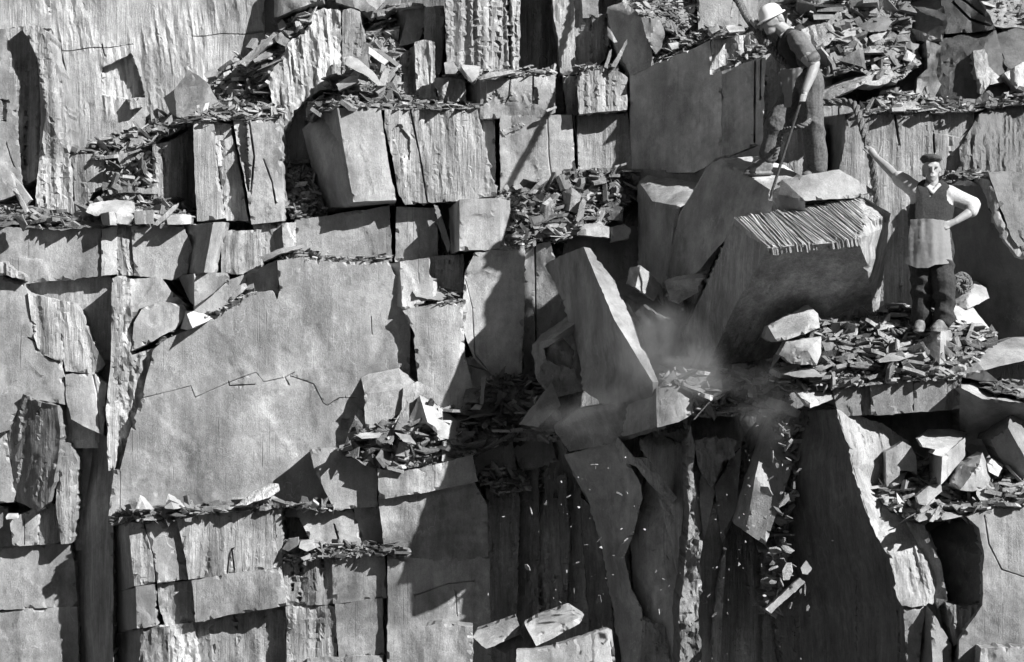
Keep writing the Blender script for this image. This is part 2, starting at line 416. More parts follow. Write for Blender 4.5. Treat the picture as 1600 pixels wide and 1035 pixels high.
# left edge columns
rk("rock_slab", "-90,45 8,46 20,105 27,200 34,300 -90,345", 1.0, 'smooth', .30, pl=[("4,155 10,157 10,190 4,190", -.05)], ck=[("10,225 16,245 22,260", 1.5, .03)])
rk("rock_column", "9,46 46,42 60,66 66,130 63,230 56,278 33,296 27,200 20,100", 1.02, 'flute', .23, a=.8)
rk("rock_column", "30,42 60,40 80,55 82,85 94,112 101,150 106,178 114,238 111,345 54,332 61,250 64,180 58,90 45,60", .85, 'stri', .27, ang=-4,
   cr=["61,250,.85 73,172,.74 90,215,.78 114,238,.85"], a=1.1)
rk("rock_column", "105,240 160,243 176,258 178,287 145,300 126,338 106,347", .85, 'stri', .28, a=1.2, ck=[("112,262 114,300 118,335", 2, .08)])
# behind the stacked columns
rk("rock_column", "238,226,.6 262,222,.6 303,206,.85 306,325,.85 240,324,.62", .7, 'stri', .24, cr=["262,222,.6 264,324,.62"])
rk("rock_wall", "430,195 485,150 490,345 430,345", .95, 'rough', .22)
# pale hackly ridge
rk("rock_ridge", "420,118 440,96 447,70 470,55 488,38 492,20 512,16 531,18 531,110 520,140 500,140 480,152 455,182 440,210 426,160", .75, 'rough', .38, a=1.2, ang=-6, t=.7, jag=2.2)
rk("rock_column", "531,17 548,14 562,19 566,60 560,100 545,130 531,140", .82, 'stri', .25, ck=[("533,20 532,138", 2, .1)], t=.6)
rk("rock_column", "518,102 538,100 537,138 521,142", .68, 'stri', .27)
# columns behind the loose heap
rk("rock_column", "612,14,1.5 636,11,1.15 664,9,1.1 664,38,1.1 654,66,1.1 624,73,1.15 612,70,1.5", 1.2, 'smooth', .30, cr=["636,11,1.15 634,33,1.15 624,73,1.15"])
rk("rock_column", "626,86 650,70 651,152 628,154", .95, 'stri', .27)
rk("rock_column", "649,66 662,63 678,66 681,163 651,156", .82, 'rough', .33, ang=0, a=.9)
rk("rock_column", "664,12 693,10 693,60 688,112 680,124 664,120", 1.05, 'rough', .27)
rk("rock_column", "694,-60 812,-60 812,50 810,113 758,113 735,102 715,106 699,100", .75, 'flute', .29, a=1.25, t=.6)
rk("rock_column", "806,-60,1.0 866,-60,1.35 874,112,1.35 808,114,1.0", 1.2, 'stri', .22)
rk("rock_column", "862,-60 895,-60 899,115 876,117 873,60 866,30", .62, 'rough', .33, a=.6, t=.7)
rk("rock_column", "896,-60 911,-60 911,25 925,28 926,108 898,112", .88, 'stri', .28)
rk("rock_column", "909,-60 934,-60 934,27 911,28", .8, 'smooth', .22)
rk("rock_column", "925,24 949,22 950,60 946,90 930,108 923,106", .82, 'stri', .28)
# row of squared beds below them
rk("rock_block", "678,122 726,125 728,168 690,164", .55, 'hack', .26, a=.6)
rk("rock_block", "727,132,.8 751,124,.42 795,120,.42 868,117,.45 868,176,.45 850,184,.42 787,184,.42 751,187,.42 728,172,.8", .45, 'flake', .30, cr=["751,124,.42 751,187,.42"], t=.6,
   ck=[("833,120 832,163", 1.6, .06), ("797,121 795,150 790,160", 1.3, .03)], pl=[("832,163 832,135 840,140 841,163", -.05), ("760,160 775,140 786,160 800,145 800,125 760,128", .025)])
rk("rock_block", "880,119 901,120 906,179 886,179", .6, 'stri', .23)
rk("rock_block", "902,124 906,113 935,111 966,112 980,122 979,171 940,174 906,178", .28, 'stri', .30, t=.7, a=1.2)
rk("rock_slab", "749,186 773,185 773,300 765,300 752,220", .55, 'smooth', .27)
rk("rock_slab", "782,181 893,180 897,258 888,266 880,286 850,292 806,304 782,302", .42, 'smooth', .32, t=.6, pl=[("782,205 812,193 820,196 812,202 786,212", .015)], ck=[("855,184 857,240 862,285", 2, .012)])
rk("rock_slab", "896,180 980,176 987,264 905,272", .5, 'rough', .26, a=.5, t=.6, ck=[("899,182 902,262", 2, .08)])

# ---- the tall smooth wall right of centre, turned away from the light
rk("rock_slab", "950,12,.58 975,4,.5 1003,27,.32 1015,62,.27 1021,101,.26 986,118,.46 962,70,.56", .45, 'smooth', .42, t=.9)
rk("rock_slab", "985,117,.52 1021,102,.3 1086,76,-.08 1109,64,-.21 1113,115,-.23 1127,112,-.32 1128,249,-.32 1085,269,-.07 984,266,.52", .15, 'smooth', .47, t=1.0)
rk("rock_slab", "1129,112,-.33 1180,94,-.62 1196,91,-.71 1192,225,-.7 1175,229,-.6 1129,248,-.33", -.5, 'smooth', .44, t=.8, ck=[("1180,97 1179,222", 2, .10), ("1189,95 1188,150", 1.5, .10)])
rk("rock_slab", "1003,28,.25 1030,29,.2 1038,52,.3 1030,90,.45 1012,66,.2", .25, 'smooth', .30, t=.5)
rk("rock_column", "1112,66 1118,60 1150,57 1176,54 1187,74 1130,111 1113,116", -.12, 'flute', .26, t=.6)
rk("rock_slab", "1086,-60 1185,-60 1184,40 1130,47 1092,46", .6, 'smooth', .24)
rk("rock_slab", "984,264,.4 1085,270,0 1129,250,-.45 1192,226,-.9 1200,300,-.7 1120,300,-.2 1010,300,.3", .0, 'smooth', .23, t=.6)

# ---- left walls and beds
rk("rock_bed", "-90,352 60,357 140,353 158,352 158,431 40,443 -90,446", .2, 'smooth', .22, t=.6)
rk("rock_bed", "159,352 182,352 182,428 159,431", .19, 'flake', .33, a=.5)
rk("rock_bed", "183,352 205,352 208,430 184,430", .22, 'flute', .28, a=.7, ang=-6)
rk("rock_bed", "206,352 286,355 300,390 291,428 268,437 210,430", .2, 'smooth', .32)
rk("rock_bed", "349,362 405,360 408,428 346,428", .27, 'stri', .31, a=.5)
rk("rock_bed", "396,352 442,350 444,395 400,405", .38, 'stri', .26)
rk("rock_bed", "441,350 461,348 461,384 443,392", .28, 'smooth', .27)
rk("rock_bed", "461,346 608,322 612,409 500,412 461,388", .33, 'smooth', .30, t=.6, ck=[("535,330 540,350", 1, .01)])
rk("rock_bed", "620,324 682,326 684,402 618,409", .3, 'flake', .31, a=.5)
rk("rock_bed", "676,318 722,318 722,406 680,406", .7, 'stri', .22)
# vein of crushed slivers
rk("rock_vein", "176,436 184,432 190,432 189,560 180,600 186,640 178,735 170,735 166,640 174,560", .02, 'stri', .33, a=.7)
rk("rock_vein", "190,432 202,436 205,520 204,556 240,545 240,580 226,625 206,690 190,737 180,737 178,650 188,560", .12, 'hack', .30, a=1.1)
rk("rock_slab", "200,437 250,434 266,455 292,478 246,473 217,482 205,505", .2, 'smooth', .32)
rk("rock_slab", "206,548 210,505 222,484 250,472 286,477 292,488 272,515 240,532", .06, 'smooth', .32)
rk("rock_slab", "378,455,.25 383,430,.25 432,407,.2 437,470,.15 405,470,.2", .25, 'smooth', .26)
rk("rock_slab", "303,480 352,440 380,430 384,450 350,482 310,500", .1, 'smooth', .32)
# left: striated flakes and slabs
rk("rock_wall", "38,444 184,431 182,520 176,600 168,640 160,700 40,700", .36, 'rough', .31, a=.6)
rk("rock_slab", "-90,430 0,432 38,444 45,470 60,548 96,566 101,632 60,624 36,618 12,672 -90,700", .12, 'smooth', .32, t=.5, ck=[("44,528 62,537 65,553 94,566", 1.8, .04)])
rk("rock_flake", "44,458 86,468 98,560 95,565 62,553 52,520", .1, 'stri', .26, ang=-8, a=.9, t=.3)
rk("rock_flake", "88,470 114,474 126,490 142,530 164,570 152,583 103,580 97,540 91,500", .14, 'stri', .29, ang=-12, a=.6, t=.35)
rk("rock_slab", "103,586 148,586 166,600 161,679 130,665 112,655 104,625", .1, 'smooth', .29, t=.35, ck=[("146,588 152,620 156,670", 2, .02)])
rk("rock_slab", "-90,668 8,670 14,720 24,770 20,784 -90,796", .25, 'smooth', .31)
rk("rock_flake", "36,616,.05 60,628,-.02 90,634,-.06 94,680,-.06 90,722,-.06 76,785,.0 60,800,.06 22,782,.28 12,722,.28 10,672,.25", .1, 'stri', .20, a=1.0, ang=8, t=.4,
   cr=["36,616,.05 55,640,.06 60,800,.06"])
rk("rock_flake", "86,690 108,694 120,720 118,790 112,848 96,850 88,790 92,720", .15, 'stri', .27, a=.9)
rk("rock_slab", "96,640 132,668 160,682 168,720 160,860 120,860 112,760 96,700", .42, 'smooth', .22, t=.4)
rk("rock_block", "-40,790 12,792 18,855 -40,860", .35, 'smooth', .26)
rk("rock_block", "15,812 58,794 58,851 20,853", .2, 'smooth', .31, ck=[("38,812 38,850", 1.2, .03)], t=.4)
rk("rock_block", "62,784 98,790 98,846 62,851", .3, 'stri', .20, a=.7)
rk("rock_bed", "-90,858 20,855 72,852 108,849 116,890 120,948 -90,956", .34, 'smooth', .31)
rk("rock_bed", "-90,957 120,949 124,1100 -90,1100", .36, 'smooth', .31, t=.5)
# the face turned left, between the two
rk("rock_wall", "108,846,.62 138,650,.62 170,690,.1 177,735,.0 176,822,.0 176,1100,-.05 118,1100,.62", .3, 'stri', .21, a=.35, t=.5)
# ---- the great smooth wall
rk("rock_wall", "170,806 178,735 188,735 205,672 222,622 240,548 256,534 300,514 345,490 400,458 425,455 433,470 438,455 434,408 470,404 520,411 606,408 616,430 640,445 640,810 560,812 430,806", 0, 'smooth', .345, t=.6, a=.75,
   ck=[("222,622 265,612 298,603 305,621 357,598 400,582 412,597 445,590 460,582", .8, .02), ("455,588 490,600 505,630 512,634 530,622 555,622", 1.0, .03), ("357,598 358,603 398,601", 1.2, .03), ("445,590 452,602", 1.2, .03),
       ("580,495 581,520", 1.1, .03), ("188,737 187,800", 1, .02)],
   pl=[("534,655 545,655 545,668 560,672 534,672", -.03)])
rk("rock_block", "625,409,-.05 670,403,-.12 671,433,-.12 683,436,-.12 681,462,-.1 648,482,-.12 629,484,-.12 607,470,.2 607,412,.2", -.1, 'smooth', .32, cr=["625,409,-.05 629,484,-.12"], t=.4)
rk("rock_block", "668,402 724,398 724,472 670,474", .28, 'stri', .22)
rk("rock_block", "630,486 650,481 722,473 726,560 737,602 770,640 700,650 655,602 650,560 648,520", -.14, 'flake', .34, a=.5, t=.4)
rk("rock_block", "616,486 650,484 652,600 620,575", .18, 'rough', .26)
rk("rock_slab", "723,482 727,430 742,396 800,388 819,385 818,500 815,582 790,592 764,582 741,560 726,520", -.1, 'smooth', .31, t=.4, ck=[("728,440 738,480 742,555 764,580", 1.2, .02)])
rk("rock_slab", "690,565 740,558 764,580 790,590 800,640 740,655 690,650", -.04, 'smooth', .33, ck=[("690,578 702,580 735,572 765,580 790,595", 1.3, .03), ("690,600 688,620 694,640", 1, .02)], t=.4)
rk("rock_slab", "818,386,.1 860,378,-.02 868,412,-.02 878,470,.03 886,500,.1 882,570,.1 818,594,.15", .05, 'smooth', .25, t=.3, ck=[("836,382 838,590", 1.5, .05)])
rk("rock_slab", "880,372 1010,350 1010,440 1000,620 885,610", .55, 'smooth', .24, t=.4)
rk("rock_slab", "940,440,.2 1010,430,.1 1060,430,-.5 1075,520,-.8 1060,600,-.9 960,620,-.3", -.1, 'smooth', .24, t=.4)

# ---- lower left beds
rk("rock_block", "174,823,.25 200,818,-.28 222,815,-.3 238,868,-.3 241,910,-.3 210,916,-.3 181,926,.2", -.2, 'stri', .27, a=.7, cr=["200,818,-.28 210,916,-.3"], t=.5)
rk("rock_block", "226,816 276,812 286,840 293,905 246,912 240,868", -.26, 'smooth', .29, pl=[("226,816 252,813 262,850 275,862 280,880 292,880 293,905 246,912 240,868", .022)], t=.5)
rk("rock_block", "277,812 340,800 405,792 428,790 433,886 370,895 295,905 290,868", -.32, 'stri', .25, a=.55, t=.5, ck=[("355,895 358,865 362,858 366,890", 1.6, .05)])
rk("rock_block", "428,789 439,790 441,888 434,889", -.28, 'smooth', .27, t=.4)
rk("rock_block", "178,928,.25 212,917,-.3 240,914,-.32 244,978,-.32 214,982,-.32 184,988,.2", -.2, 'smooth', .27, cr=["212,917,-.3 214,982,-.32"], t=.5)
rk("rock_block", "246,914 300,908 306,972 258,976 250,950", -.2, 'hack', .28, a=.4)
rk("rock_block", "300,908 370,896 440,887 447,946 370,958 306,972", -.36, 'flake', .27, a=.5, t=.5)
rk("rock_block", "176,990,.3 218,983,-.25 240,980,-.28 262,980,-.28 262,1100,-.28 180,1100,.3", -.2, 'rough', .28, cr=["218,983,-.25 220,1100,-.28"], t=.5)
rk("rock_block", "250,978 300,974 306,1000 312,1100 250,1100", -.25, 'hack', .32, a=.6)
rk("rock_bed", "262,976 306,973 370,959 449,947 452,1100 262,1100", -.12, 'stri', .26, ang=-8, a=.8, t=.4)
rk("rock_block", "442,880 503,872 522,870 522,944 446,946", -.3, 'flute', .23, a=.7)
rk("rock_block", "520,872 600,866 604,934 560,938 521,943", -.32, 'flake', .31, a=.5)
rk("rock_block", "447,948 500,943 524,950 526,1035 450,1100", -.28, 'stri', .25, a=1.0, ang=-2)
rk("rock_block", "524,944 597,936 600,1024 530,1028", -.33, 'smooth', .33)
rk("rock_bed", "480,1030 598,1025 600,1100 480,1100", -.36, 'flake', .29)
rk("rock_slab", "440,792 464,797 490,850 440,850", .2, 'stri', .24)
rk("rock_slab", "464,800,-.2 480,792,-.17 540,790,-.2 556,805,-.25 565,852,-.3 490,856,-.3", -.1, 'smooth', .34, ck=[("522,820 528,840", 2, .06)])
rk("rock_block", "553,792 597,788 600,850 566,853", -.26, 'smooth', .28)
rk("rock_block", "592,780 670,760 740,752 760,790 762,870 690,880 625,872 600,850", -.42, 'flake', .28, a=.8, t=.5)
rk("rock_bed", "606,870 690,876 764,868 768,1100 606,1100", -.42, 'flake', .28, a=.5, t=.5, ck=[("712,925 714,960", 1.5, .03), ("650,930 700,912 740,908", 1.2, .02)])
rk("rock_slab", "483,704 520,701 541,716 586,720 590,792 522,796 496,742", -.35, 'smooth', .30, t=.35)
rk("rock_slab", "590,733 630,738 690,725 738,712 746,752 666,769 593,780", -.52, 'flake', .27, a=.8, t=.5)
rk("rock_slab", "560,640 600,668 660,655 700,690 745,712 690,726 590,733 545,712", -.1, 'smooth', .22, t=.5)
# shaded recess of tall planes
for s in ("760,700,.15 800,690,.2 812,790,.25 806,960,.25 800,1100,.3 766,1100,.1", "798,690,.4 840,680,.2 842,860,.25 836,960,.3 800,1000,.4", "836,690,.3 880,690,.0 905,760,.0 925,870,.0 945,1000,.0 950,1100,.05 838,1100,.45"):
    rk("rock_slab", s, .2, 'stri', .30, t=.4, a=1.2)
rk("rock_block", "735,690 800,690 806,738 760,745 742,752", -.1, 'smooth', .22)
rk("rock_block", "800,695 860,680 870,720 815,738", .0, 'smooth', .22)

# ---- centre: the shaded buttress under the moving slabs
rk("rock_slab", "882,712,-.5 910,705,-.8 962,688,-1.0 1000,758,-1.05 1003,778,-1.05 990,832,-1.0 975,870,-.95 986,922,-.9 1002,950,-.9 1012,1100,-.9 985,1100,-.7 960,950,-.55 945,870,-.5 920,780,-.5", -.8, 'flake', .34, t=.5)
rk("rock_slab", "985,840,-.8 1002,785,-.8 1022,698,-.9 1068,720,-1.2 1070,800,-1.25 1066,900,-1.2 1062,1100,-1.2 1008,1100,-.7 992,940,-.75", -.9, 'flake', .33, t=.5)
rk("rock_block", "866,668,-1.0 906,640,-1.2 985,628,-1.8 1030,604,-2.0 1040,668,-1.9 970,690,-1.4 890,705,-.9", -1.4, 'flake', .22, t=.6)
rk("rock_block", "973,682,-1.8 981,634,-1.8 1025,607,-2.2 1080,603,-2.1 1084,646,-2.1 1060,660,-2.15 1027,668,-2.22", -2, 'flake', .27, cr=["1025,607,-2.2 1027,668,-2.22"], t=.5)
rk("rock_slab", "1020,672,-1.2 1066,660,-1.3 1078,672,-1.5 1078,800,-1.5 1060,760,-1.3", -1.3, 'stri', .22, ang=-20)
rk("rock_block", "1070,655 1100,640 1150,640 1165,690 1110,690 1078,690", -1.65, 'rough', .30, a=.8)
rk("rock_slab", "1078,690,-1.75 1110,690,-1.72 1160,690,-1.7 1150,740,-1.7 1120,790,-1.6 1098,850,-1.65 1076,850,-1.75", -1.7, 'flake', .26, a=.9)
rk("rock_column", "1072,850,-2.3 1084,842,-2.35 1097,846,-2.35 1092,880,-2.4 1096,915,-2.4 1090,960,-2.45 1095,1000,-2.5 1091,1100,-2.5 1057,1100,-2.6 1064,1010,-2.55 1061,970,-2.5 1069,905,-2.4", -2.4, 'hack', .19, a=.9, t=.8, jag=2)
rk("rock_column", "1073,690,-2.0 1079,668,-2.05 1085,700,-2.1 1082,735,-2.1 1087,770,-2.15 1083,800,-2.2 1093,842,-2.3 1073,850,-2.3 1078,800,-2.15 1074,760,-2.1", -2.1, 'hack', .19, a=.8, t=.6, jag=2)
rk("rock_slab", "1086,690,-2.0 1120,684,-1.95 1150,690,-1.95 1148,712,-1.95 1128,722,-1.95 1112,760,-1.95 1098,742,-2.0 1090,720,-2.05", -2, 'hack', .24, a=.8, t=.3, jag=2)
rk("rock_slab", "1092,845,-1.7 1120,780,-1.7 1160,700,-1.6 1200,650,-1.6 1215,800,-1.4 1218,960,-1.4 1232,1100,-1.4 1092,1100,-1.65", -1.5, 'stri', .27, a=.7, t=.6)
rk("rock_slab", "1000,690,-1.1 1030,672,-1.2 1072,700,-1.5 1076,850,-1.55 1062,905,-1.45 1040,800,-1.35", -1.3, 'stri', .26, ang=-16, a=.6, t=.3)
rk("rock_slab", "1098,700,-1.75 1120,745,-1.7 1110,800,-1.7 1100,842,-1.72 1094,780,-1.76", -1.75, 'flake', .34, a=.5, t=.2)
rk("rock_slab", "1118,760,-1.8 1140,720,-1.8 1158,700,-1.85 1150,800,-1.75 1128,850,-1.7", -1.8, 'smooth', .20, t=.3)
rk("rock_slab", "1112,1000,-1.75 1126,880,-1.75 1134,862,-1.8 1130,925,-1.75 1122,1100,-1.75", -1.75, 'stri', .26, a=.5, t=.2)
rk("rock_slab", "905,775,-.3 930,800,-.35 952,900,-.35 958,990,-.3 948,1100,-.25 925,1000,-.2 915,880,-.2", -.3, 'stri', .22, a=.5, t=.3)
rk("rock_slab", "872,745,.0 884,738,-.05 890,850,-.05 884,960,.0 876,860,.05", -.0, 'stri', .28, a=.5, t=.2)
rk("rock_slab", "1005,965,-1.0 1040,980,-1.1 1056,1100,-1.2 1000,1100,-1.0", -1.1, 'hack', .22, a=.8, t=.4)
# great dark face, shade partly put into its tone, and its torn bright edge
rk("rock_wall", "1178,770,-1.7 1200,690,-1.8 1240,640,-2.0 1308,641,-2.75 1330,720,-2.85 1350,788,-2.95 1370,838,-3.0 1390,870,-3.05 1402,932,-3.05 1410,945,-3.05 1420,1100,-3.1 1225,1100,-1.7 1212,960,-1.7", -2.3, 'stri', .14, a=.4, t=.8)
rk("rock_ridge", "1308,640,-2.75 1345,652,-2.6 1386,668,-2.5 1420,690,-2.45 1400,735,-2.5 1368,762,-2.6 1378,788,-2.75 1418,815,-2.9 1452,832,-2.9 1468,880,-2.95 1472,940,-2.95 1446,946,-3.05 1410,946,-3.06 1402,932,-3.06 1390,870,-3.06 1370,838,-3.01 1350,788,-2.96 1330,720,-2.86", -2.8, 'rough', .235, a=.9, ang=-14, t=.5, jag=2)
rk("rock_ridge", "1418,816,-2.95 1444,822,-3.0 1462,868,-3.05 1470,882,-3.05 1480,938,-3.08 1466,950,-3.05 1455,900,-2.95", -3, 'rough', .24, a=.6, ang=-14, t=.3)
rk("rock_column", "1410,947 1448,947 1440,985 1430,1100 1421,1100", -3.02, 'smooth', .34, t=.4)
rk("rock_column", "1448,947,-3.05 1458,958,-3.15 1486,1005,-3.1 1492,1100,-3.1 1424,1100,-2.9 1440,990,-2.95", -3.0, 'smooth', .24, cr=["1448,947,-3.05 1455,990,-3.15 1460,1100,-3.2"], t=.5)
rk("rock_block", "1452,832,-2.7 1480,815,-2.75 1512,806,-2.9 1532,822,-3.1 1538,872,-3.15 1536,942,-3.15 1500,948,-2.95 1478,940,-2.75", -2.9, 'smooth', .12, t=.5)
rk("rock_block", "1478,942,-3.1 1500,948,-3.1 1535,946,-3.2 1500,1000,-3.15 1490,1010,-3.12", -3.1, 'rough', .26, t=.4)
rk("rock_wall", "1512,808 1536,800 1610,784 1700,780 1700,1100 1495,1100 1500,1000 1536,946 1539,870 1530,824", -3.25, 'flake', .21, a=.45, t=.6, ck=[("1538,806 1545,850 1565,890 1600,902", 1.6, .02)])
rk("rock_bed", "1534,1014 1700,1006 1700,1100 1530,1100", -3.45, 'flake', .33, t=.4)
# squared beds under the rubble ledge
rk("rock_block", "1300,606 1345,600 1346,648 1325,650 1310,645", -2.72, 'smooth', .2, t=.7)
rk("rock_block", "1345,600 1362,600 1362,648 1347,649", -2.62, 'stri', .22, t=.6)
rk("rock_block", "1361,601 1426,596 1427,644 1380,648 1362,648", -2.75, 'smooth', .21, t=.7)
rk("rock_block", "1428,596 1478,590 1476,641 1429,644", -2.74, 'smooth', .21, t=.7)
rk("rock_block", "1478,590 1502,588 1500,638 1477,641", -2.7, 'stri', .27, t=.7)
rk("rock_wall", "1310,640 1505,630 1530,720 1500,740 1420,700 1360,680", -2.1, 'smooth', .22)
rk("rock_slab", "1502,592,-2.2 1536,589,-2.1 1604,610,-2.0 1700,625,-2.0 1700,660,-2.9 1610,630,-2.95 1536,623,-3.0 1503,606,-2.95", -2.6, 'flake', .34, a=.4, t=.3)
rk("rock_slab", "1501,607,-2.93 1536,624,-2.98 1610,631,-2.93 1700,661,-2.9 1700,700,-2.4 1560,700,-2.2 1530,722,-2.2 1500,690,-2.3", -2.6, 'smooth', .22, t=.4)
# terrace wall behind the men
rk("rock_wall", "1321,180 1390,175 1522,172 1519,202 1506,232 1506,285 1482,302 1470,500 1370,500 1370,330 1310,268 1318,230", -1.25, 'stri', .27, a=.45, t=.8, pl=[("1455,175 1522,172 1519,202 1500,215 1460,208", -.05)], ck=[("1398,182 1405,225", 2.5, .04), ("1458,205 1460,238", 2.5, .06)])
rk("rock_wall", "1282,186,-.6 1321,180,-1.25 1318,230,-1.3 1310,270,-1.3 1284,272,-.6", -.9, 'smooth', .21, t=.6)
rk("rock_wall", "1188,88 1240,80 1300,100 1296,200 1192,232", -.35, 'stri', .22, t=.5)
rk("rock_block", "1221,206 1285,190 1291,276 1221,278", -1.0, 'stri', .13)
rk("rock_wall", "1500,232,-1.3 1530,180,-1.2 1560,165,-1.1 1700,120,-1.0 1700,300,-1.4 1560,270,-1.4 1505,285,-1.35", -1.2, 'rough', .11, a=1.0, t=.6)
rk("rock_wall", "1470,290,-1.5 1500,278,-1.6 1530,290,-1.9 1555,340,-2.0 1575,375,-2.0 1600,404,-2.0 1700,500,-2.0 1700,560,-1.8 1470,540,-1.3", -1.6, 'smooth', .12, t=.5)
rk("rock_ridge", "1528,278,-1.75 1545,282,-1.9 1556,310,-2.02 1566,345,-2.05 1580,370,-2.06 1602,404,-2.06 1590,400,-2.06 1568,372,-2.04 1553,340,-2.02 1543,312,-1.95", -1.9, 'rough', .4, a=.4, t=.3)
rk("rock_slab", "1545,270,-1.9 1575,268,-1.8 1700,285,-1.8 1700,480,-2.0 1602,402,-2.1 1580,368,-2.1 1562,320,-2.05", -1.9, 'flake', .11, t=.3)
# upper right rocks; the dark masses have their shade put into the tone
rk("rock_mass", "1420,8,.2 1440,-10,.3 1466,-30,.2 1480,36,-.4 1471,64,-.45 1448,62,-.3 1424,44,.1", 0, 'smooth', .11, t=.8)
rk("rock_mass", "1462,-60,.1 1512,-20,-.2 1546,24,-.5 1555,45,-.55 1520,50,-.4 1478,52,-.3", -.2, 'flake', .10, t=.9, ck=[("1490,5 1515,30 1545,40", 2.5, .06), ("1505,0 1535,22", 2.5, .06)])
rk("rock_ridge", "1423,44,-.1 1440,50,-.35 1464,60,-.45 1450,66,-.4 1432,62,-.2", -.3, 'stri', .40, ang=60, t=.3)
rk("rock_mass", "1448,64,-.55 1470,72,-.6 1462,115,-.7 1470,132,-.75 1456,158,-.8 1432,152,-.75 1434,122,-.6 1450,108,-.6", -.6, 'flake', .30, a=.6, t=.5)
rk("rock_mass", "1380,100,.0 1430,50,.0 1452,64,-.2 1450,110,-.4 1430,150,-.6 1385,150,-.3", -.2, 'smooth', .11, t=.5)
rk("rock_mass", "1468,62,-.3 1520,50,-.3 1556,46,-.4 1570,100,-.7 1590,130,-.8 1560,160,-1.0 1520,170,-.95 1458,158,-.75", -.6, 'flake', .10, a=1.3, t=.6, cr=["1520,50,-.3 1524,90,-.75 1532,135,-.95 1560,160,-1.0", "1524,90,-.75 1470,100,-.55"])
rk("rock_ridge", "1521,80,-.75 1538,78,-.75 1545,105,-.85 1568,128,-.95 1545,132,-1.0 1532,150,-1.02 1526,115,-.95", -.9, 'flute', .34, a=.5, t=.3)
rk("rock_mass", "1552,50,-.3 1600,40,-.2 1700,40,-.2 1700,130,-.9 1600,128,-.9 1570,100,-.7", -.5, 'smooth', .10, t=.6)
rk("rock_ridge", "1570,115,-1.0 1598,98,-1.0 1700,95,-1.0 1700,140,-1.1 1590,140,-1.1", -1, 'stri', .36, t=.3)

# ------------------------------------------------------------------ loose blocks
# the stacked columns and leaning blocks of the upper ledge
th("slate_column", "leftmost tall pale column of the three split columns on the upper ledge", "303,190 333,189 337,250 351,341 308,346 304,250", .34, 'rough', 'rock', 'split columns on the upper ledge', .33, a=.35, t=.55)
th("slate_column", "middle narrow column with dark open gaps among the three split columns", "335,190 360,195 373,260 388,346 354,345 340,250", .42, 'stri', 'rock', 'split columns on the upper ledge', .29, a=.6, t=.5)
th("slate_column", "rightmost broad column of the three split columns, cracked down its face", "364,187 385,185 395,190 437,183 445,345 393,351 386,300 371,230", .3, 'flake', 'rock', 'split columns on the upper ledge', .31, t=.6, a=.8,
   ck=[("412,250 425,285 430,315", 1.8, .05), ("390,195 397,245 392,300", 2.2, .06)], pl=[("364,187 385,185 390,300 371,230", -.08)])
th("slate_block", "large smooth block with dark left side overhanging the upper ledge", "472,202,.8 500,174,.7 527,169,.08 595,170,.12 606,250,.12 619,313,.12 617,321,.5 522,336,.75 504,334,.8", .1, 'smooth', 'rock', None, 0.29, t=.5,
   cr=["527,169,.08 538,236,.05 552,316,.05 522,336,.75", "552,316,.05 619,313,.12"], a=.8)
th("slate_block", "broad vertically fluted block beside the smooth overhanging block on the upper ledge", "601,172 640,170 745,168 756,215 776,306 735,313 633,320 622,300 611,240 601,200", .12, 'stri', 'rock', None, 0.29, t=.6, a=.8, ang=-7,
   ck=[("641,172 655,240 668,318", 1.8, .05)], pl=[("612,205 622,195 640,215 640,250 625,245", -.03)])
th("slate_slab", "dark tilted slab leaning on the rubble in front of the pale back wall", "255,153,1.2 272,140,1.0 296,109,1.0 305,115,.95 324,131,.95 342,163,.9 309,184,.8 276,183,.85 265,176,1.1", 1, 'smooth', 'rock', None, 0.25, t=.18, cr=["272,140,1.0 276,183,.85"])
th("slate_block", "pale two-faced block wedged in the rubble left of the dark striated column", "183,242 200,225 222,213 235,222 237,242 212,256 190,263", .75, 'flake', 'rock', None, .31, cr=["200,225,.85 212,256,.7"], t=.3)
th("slate_slab", "pointed slab leaning at the left edge beside the tall pale column", "2,263 18,270 49,312 38,323 20,297 4,284", .7, 'smooth', 'rock', None, 0.29, t=.1, cr=["18,270,.65 38,323,.6"])
th("slate_slab", "thin pale stick of slate standing against the pointed slab at left edge", "19,296 24,294 47,333 40,336", .55, 'smooth', 'rock', None, 0.31, t=.05)
th("slate_slab", "dark narrow slab leaning against the striated column above the left ledge", "205,312,.7 230,262,.7 244,256,.7 228,302,.6", .7, 'smooth', 'rock', None, 0.24, t=.1)
th("slate_slab", "flat-topped pale slab lying on the left ledge above small cube blocks", "134,331,.2 140,319,.3 160,314,.4 206,314,.35 209,340,.05 200,351,.05 182,350,.05 181,333,.08 150,338,.12", .1, 'smooth', 'rock', None, 0.31, t=.2, cr=["181,333,.08 206,314,.35"])
th("slate_block", "small pale cube block on the left ledge under the flat-topped slab", "157,334,.1 178,330,-.0 182,352,.02 160,352,.1", .05, 'smooth', 'rock', None, 0.32, t=.12, cr=["170,331,-.03 172,352,-.03"])
th("slate_block", "small grey squared block standing alone on the left ledge", "209,330 238,328 240,350 211,351", .1, 'smooth', 'rock', None, 0.28, t=.15)
th("slate_block", "little brick of slate with pale top beside the split columns' foot", "260,337,.15 284,335,.15 298,336,.2 298,350,.15 284,351,.0 262,351,.0", .05, 'smooth', 'rock', None, 0.31, t=.12, cr=["284,335,.15 284,351,.0"])
th("slate_slab", "thin slanting splinter propped on the left ledge", "239,351 270,322 279,317 274,328 246,353", .0, 'smooth', 'rock', None, 0.31, t=.04)
th("slate_slab", "dark diamond of slate tipped over the edge of the left ledge", "24,340,.05 34,335,.0 42,352,-.06 36,362,.04", 0, 'smooth', 'rock', None, 0.29, t=.04)
